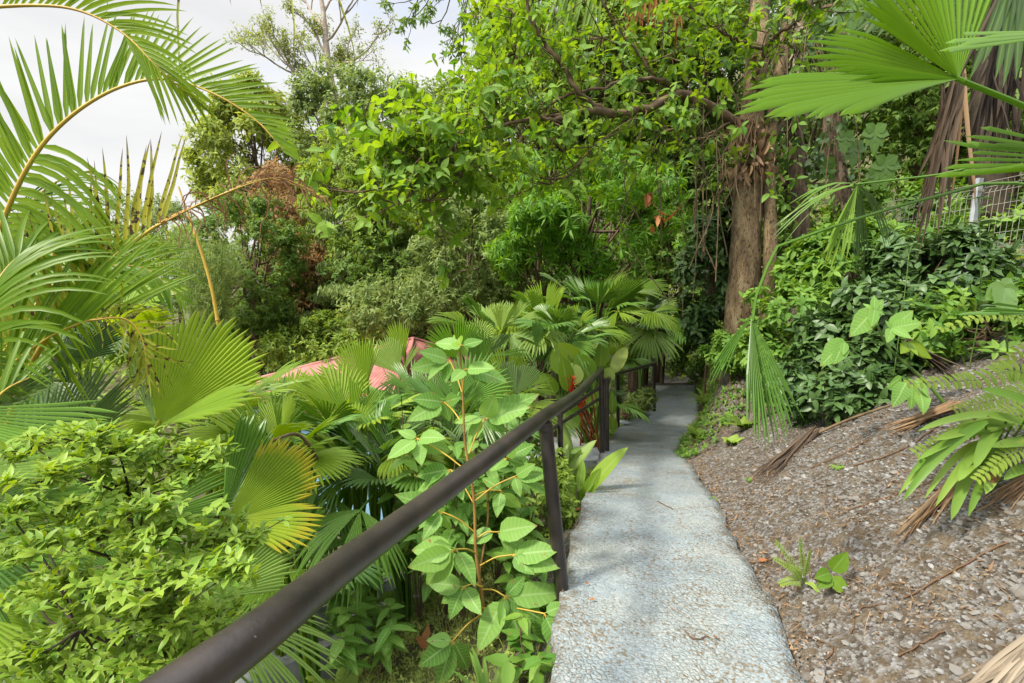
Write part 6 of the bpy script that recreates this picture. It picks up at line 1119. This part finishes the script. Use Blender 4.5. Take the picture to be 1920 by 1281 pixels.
STK = [('long tan twig crossing the gravel at the right', (1695, 1125), (1800, 1065), (1925, 1000), .0035), ('short pale twig near the bottom of the gravel', (1685, 1232), (1735, 1205), (1770, 1185), .003), ('thin broken twig beside the path at the bottom right', (1500, 1190), (1560, 1215), (1548, 1240), .0025), ('long thin stick at the top of the gravel', (1520, 880), (1620, 830), (1690, 770), .004), ('curved stalk over the middle of the gravel', (1585, 960), (1660, 935), (1760, 900), .003), ('straight tan stalk below the fern fronds', (1600, 875), (1680, 850), (1760, 800), .004), ('bent twig in an arch shape on the lower gravel', (1595, 1190), (1612, 1145), (1660, 1135), .0025), ('dark twig lying on the painted path', (1232, 940), (1250, 950), (1262, 956), .0025), ('curly dry tendril on the lower part of the path', (1283, 1185), (1300, 1200), (1327, 1195), .0025)]
rng = np.random.default_rng(48)
for lab, a, b_, c, r_ in STK:
    q = [gp_px(*v) + Z * (r_ + .004) for v in (a, b_, c)]; mb = MB(); tube(mb, spl(q, 16) + rng.normal(0, .003, (16, 3)) * [1, 1, 0], r_, 6); tag(mb.build('twig', LM['dry'], None), lab, 'twig', 'twigs on the ground')
FL = [('large crumpled orange dead leaf in the grass below the sapling', 800, 1225, .11), ('small orange fallen leaf on the path left half', 1103, 1094, .028), ('reddish fallen leaf at the right path edge by the lime fern', 1423, 1052, .045), ('brown curled leaf on the path near the tendril', 1340, 1198, .035), ('tan dead leaf hanging under the ginger plant', 1072, 985, .06), ('small brown leaf on the path below the first post', 1105, 1127, .025), ('reddish-brown bit of leaf at the middle of the path', 1257, 1146, .022), ('pale leaf lying on the far part of the path', 1182, 1000, .02)]
for lab, px, py, s_ in FL:
    q = gp_px(px, py) + Z * .01 + (Z * .1 if 'hanging' in lab else 0); mb = MB()
    for k_ in range(3 if s_ > .1 else 1): inst(mb, LEAF5, (q + rng.normal(0, s_ * .15, 3) * [1, 1, .3])[None], nz(np.array([[rng.normal(), rng.normal(), .1]])), np.array([[rng.normal(0, .3), -.3, 1.]]), s_, s_ * .5, rng.uniform(.3, 1), -.35, 1.5)
    tag(mb.build('fallen_leaf', LM['orange_dead'], None), lab, 'fallen leaf', 'fallen leaves')
mb = MB(); n = 2600; y = rng.beta(1, 1.6, n) * 10 + .9; xl, xr, zp = pth(y); u = rng.beta(.55, .55, n); ok = (u > .0); x = xl + (xr - xl) * u; z = pathz(y) + .03
inst(mb, LEAF3, np.c_[x, y, z], nz(np.c_[rng.normal(size=(n, 2)), rng.normal(0, .1, n)]), np.tile([[0, 0, 1.]], (n, 1)) + rng.normal(0, .3, (n, 3)), rng.lognormal(math.log(.008), .5, n), rng.uniform(.002, .006, n), rng.uniform(0, 1, n), -.2, 2.)
n = 9000; y = rng.beta(1, 1.6, n) * 7 + .9; xl, xr, zp = pth(y); s_ = rng.exponential(.8, n); x = xr + s_; ok = (vnoise(x, y, .22, 12) > .15) | (s_ < .12); x, y, s_ = x[ok], y[ok], s_[ok]; n = len(x)
inst(mb, LEAF5, np.c_[x, y, ground(x, y) + .012], nz(np.c_[rng.normal(size=(n, 2)), rng.normal(0, .15, n)]), np.tile([[0, 0, 1.]], (n, 1)) + rng.normal(0, .4, (n, 3)), rng.lognormal(math.log(.016), .5, n), rng.uniform(.003, .010, n), rng.uniform(0, 1, n), rng.normal(0, .4, n), 2.)
n = 1500; y = rng.uniform(.9, 5, n); xl, xr, zp = pth(y); x = xr + rng.uniform(.02, 3.2, n); blades(mb, np.c_[x, y, ground(x, y) + .015], np.c_[rng.normal(size=(n, 2)), rng.normal(0, .06, n)], Z, rng.uniform(.03, .2, n), .0035, .1, 3, 'grass', rng.uniform(0, 1, n), .2, .1)
struct(mb.build('leaf_litter', LM['dry']), 'stuff', 'brown leaf crumbs and bits of straw strewn over the path and bank', 'leaf litter')
mb = MB(); n = 900; y = rng.uniform(5.0, 11.5, n); xr = pth(y)[1]; x = xr + rng.exponential(.3, n) - .05; leaves(mb, np.c_[x, y, ground(x, y) + rng.uniform(0, .1, n)], nz(rng.normal(size=(n, 3)) * .4 + Z), 5, .05, .026, LEAF3, (40, 90), .1, .2, .02)
n = 500; y = rng.uniform(7, 12, n); xl = pth(y)[0]; x = xl - rng.exponential(.3, n) - .03; leaves(mb, np.c_[x, y, ground(x, y) + rng.uniform(0, .15, n)], nz(rng.normal(size=(n, 3)) * .4 + Z), 5, .06, .03, LEAF3, (40, 90), .1, .2, .02)
n = 2600; y = rng.uniform(5.4, 11.5, n); xr = pth(y)[1]; x = xr + rng.uniform(.05, 1.3, n); ok = vnoise(x, y, .3, 6) > -.25; x, y = x[ok], y[ok]; n = len(x); leaves(mb, np.c_[x, y, ground(x, y) + rng.uniform(0, .08, n)], nz(rng.normal(size=(n, 3)) * .4 + Z * .6 - RT), 5, .055, .028, LEAF3, (40, 90), .2, .2, .02)
m2 = MB(); n = 1500; y = rng.uniform(5.0, 11.5, n); xr = pth(y)[1]; x = xr + rng.uniform(.0, 1.2, n); blades(m2, np.c_[x, y, ground(x, y) + .03], nz(np.c_[-rng.uniform(.2, 1, n), rng.normal(0, .6, n), rng.normal(-.3, .5, n)]), Z - RT, rng.uniform(.06, .2, n), .006, 1., 4, 'grass', rng.uniform(0, 1, n), .2, .15); struct(m2.build('dry_roots', LM['dry']), 'stuff', 'reddish dry roots and straw hanging over the earth bank at the path bend', 'roots')
struct(mb.build('edge_weeds', LM['ovate_mid']), 'stuff', 'small creeping weeds along both edges of the far path', 'weeds')
# far hills
mb = MB(); xs = np.linspace(-1400, 300, 90)
for k_, (dist, hgt) in enumerate(((420, -2), (700, 9))):
    V = []
    for x in xs:
        h = hgt + 10 * vnoise(x, 0 * x, 190, k_) + 3.5 * vnoise(x, x * 0, 31, k_ + 3) + 1.2 * vnoise(x, x * 0, 9, k_ + 5); V += [[x, dist - 120, -60], [x, dist - 20, h * .5 - 8], [x, dist, h], [x, dist + 90, -50]]
    i = np.arange(len(xs) - 1)[:, None] * 4 + np.arange(3)[None]; mb.add(np.array(V), np.stack([i, i + 4, i + 5, i + 1], -1).reshape(-1, 4))
plain('hill_green', (.09, .14, .10), (.16, .20, .15), .95, .03); struct(mb.build('hills', LM['hill_green']))
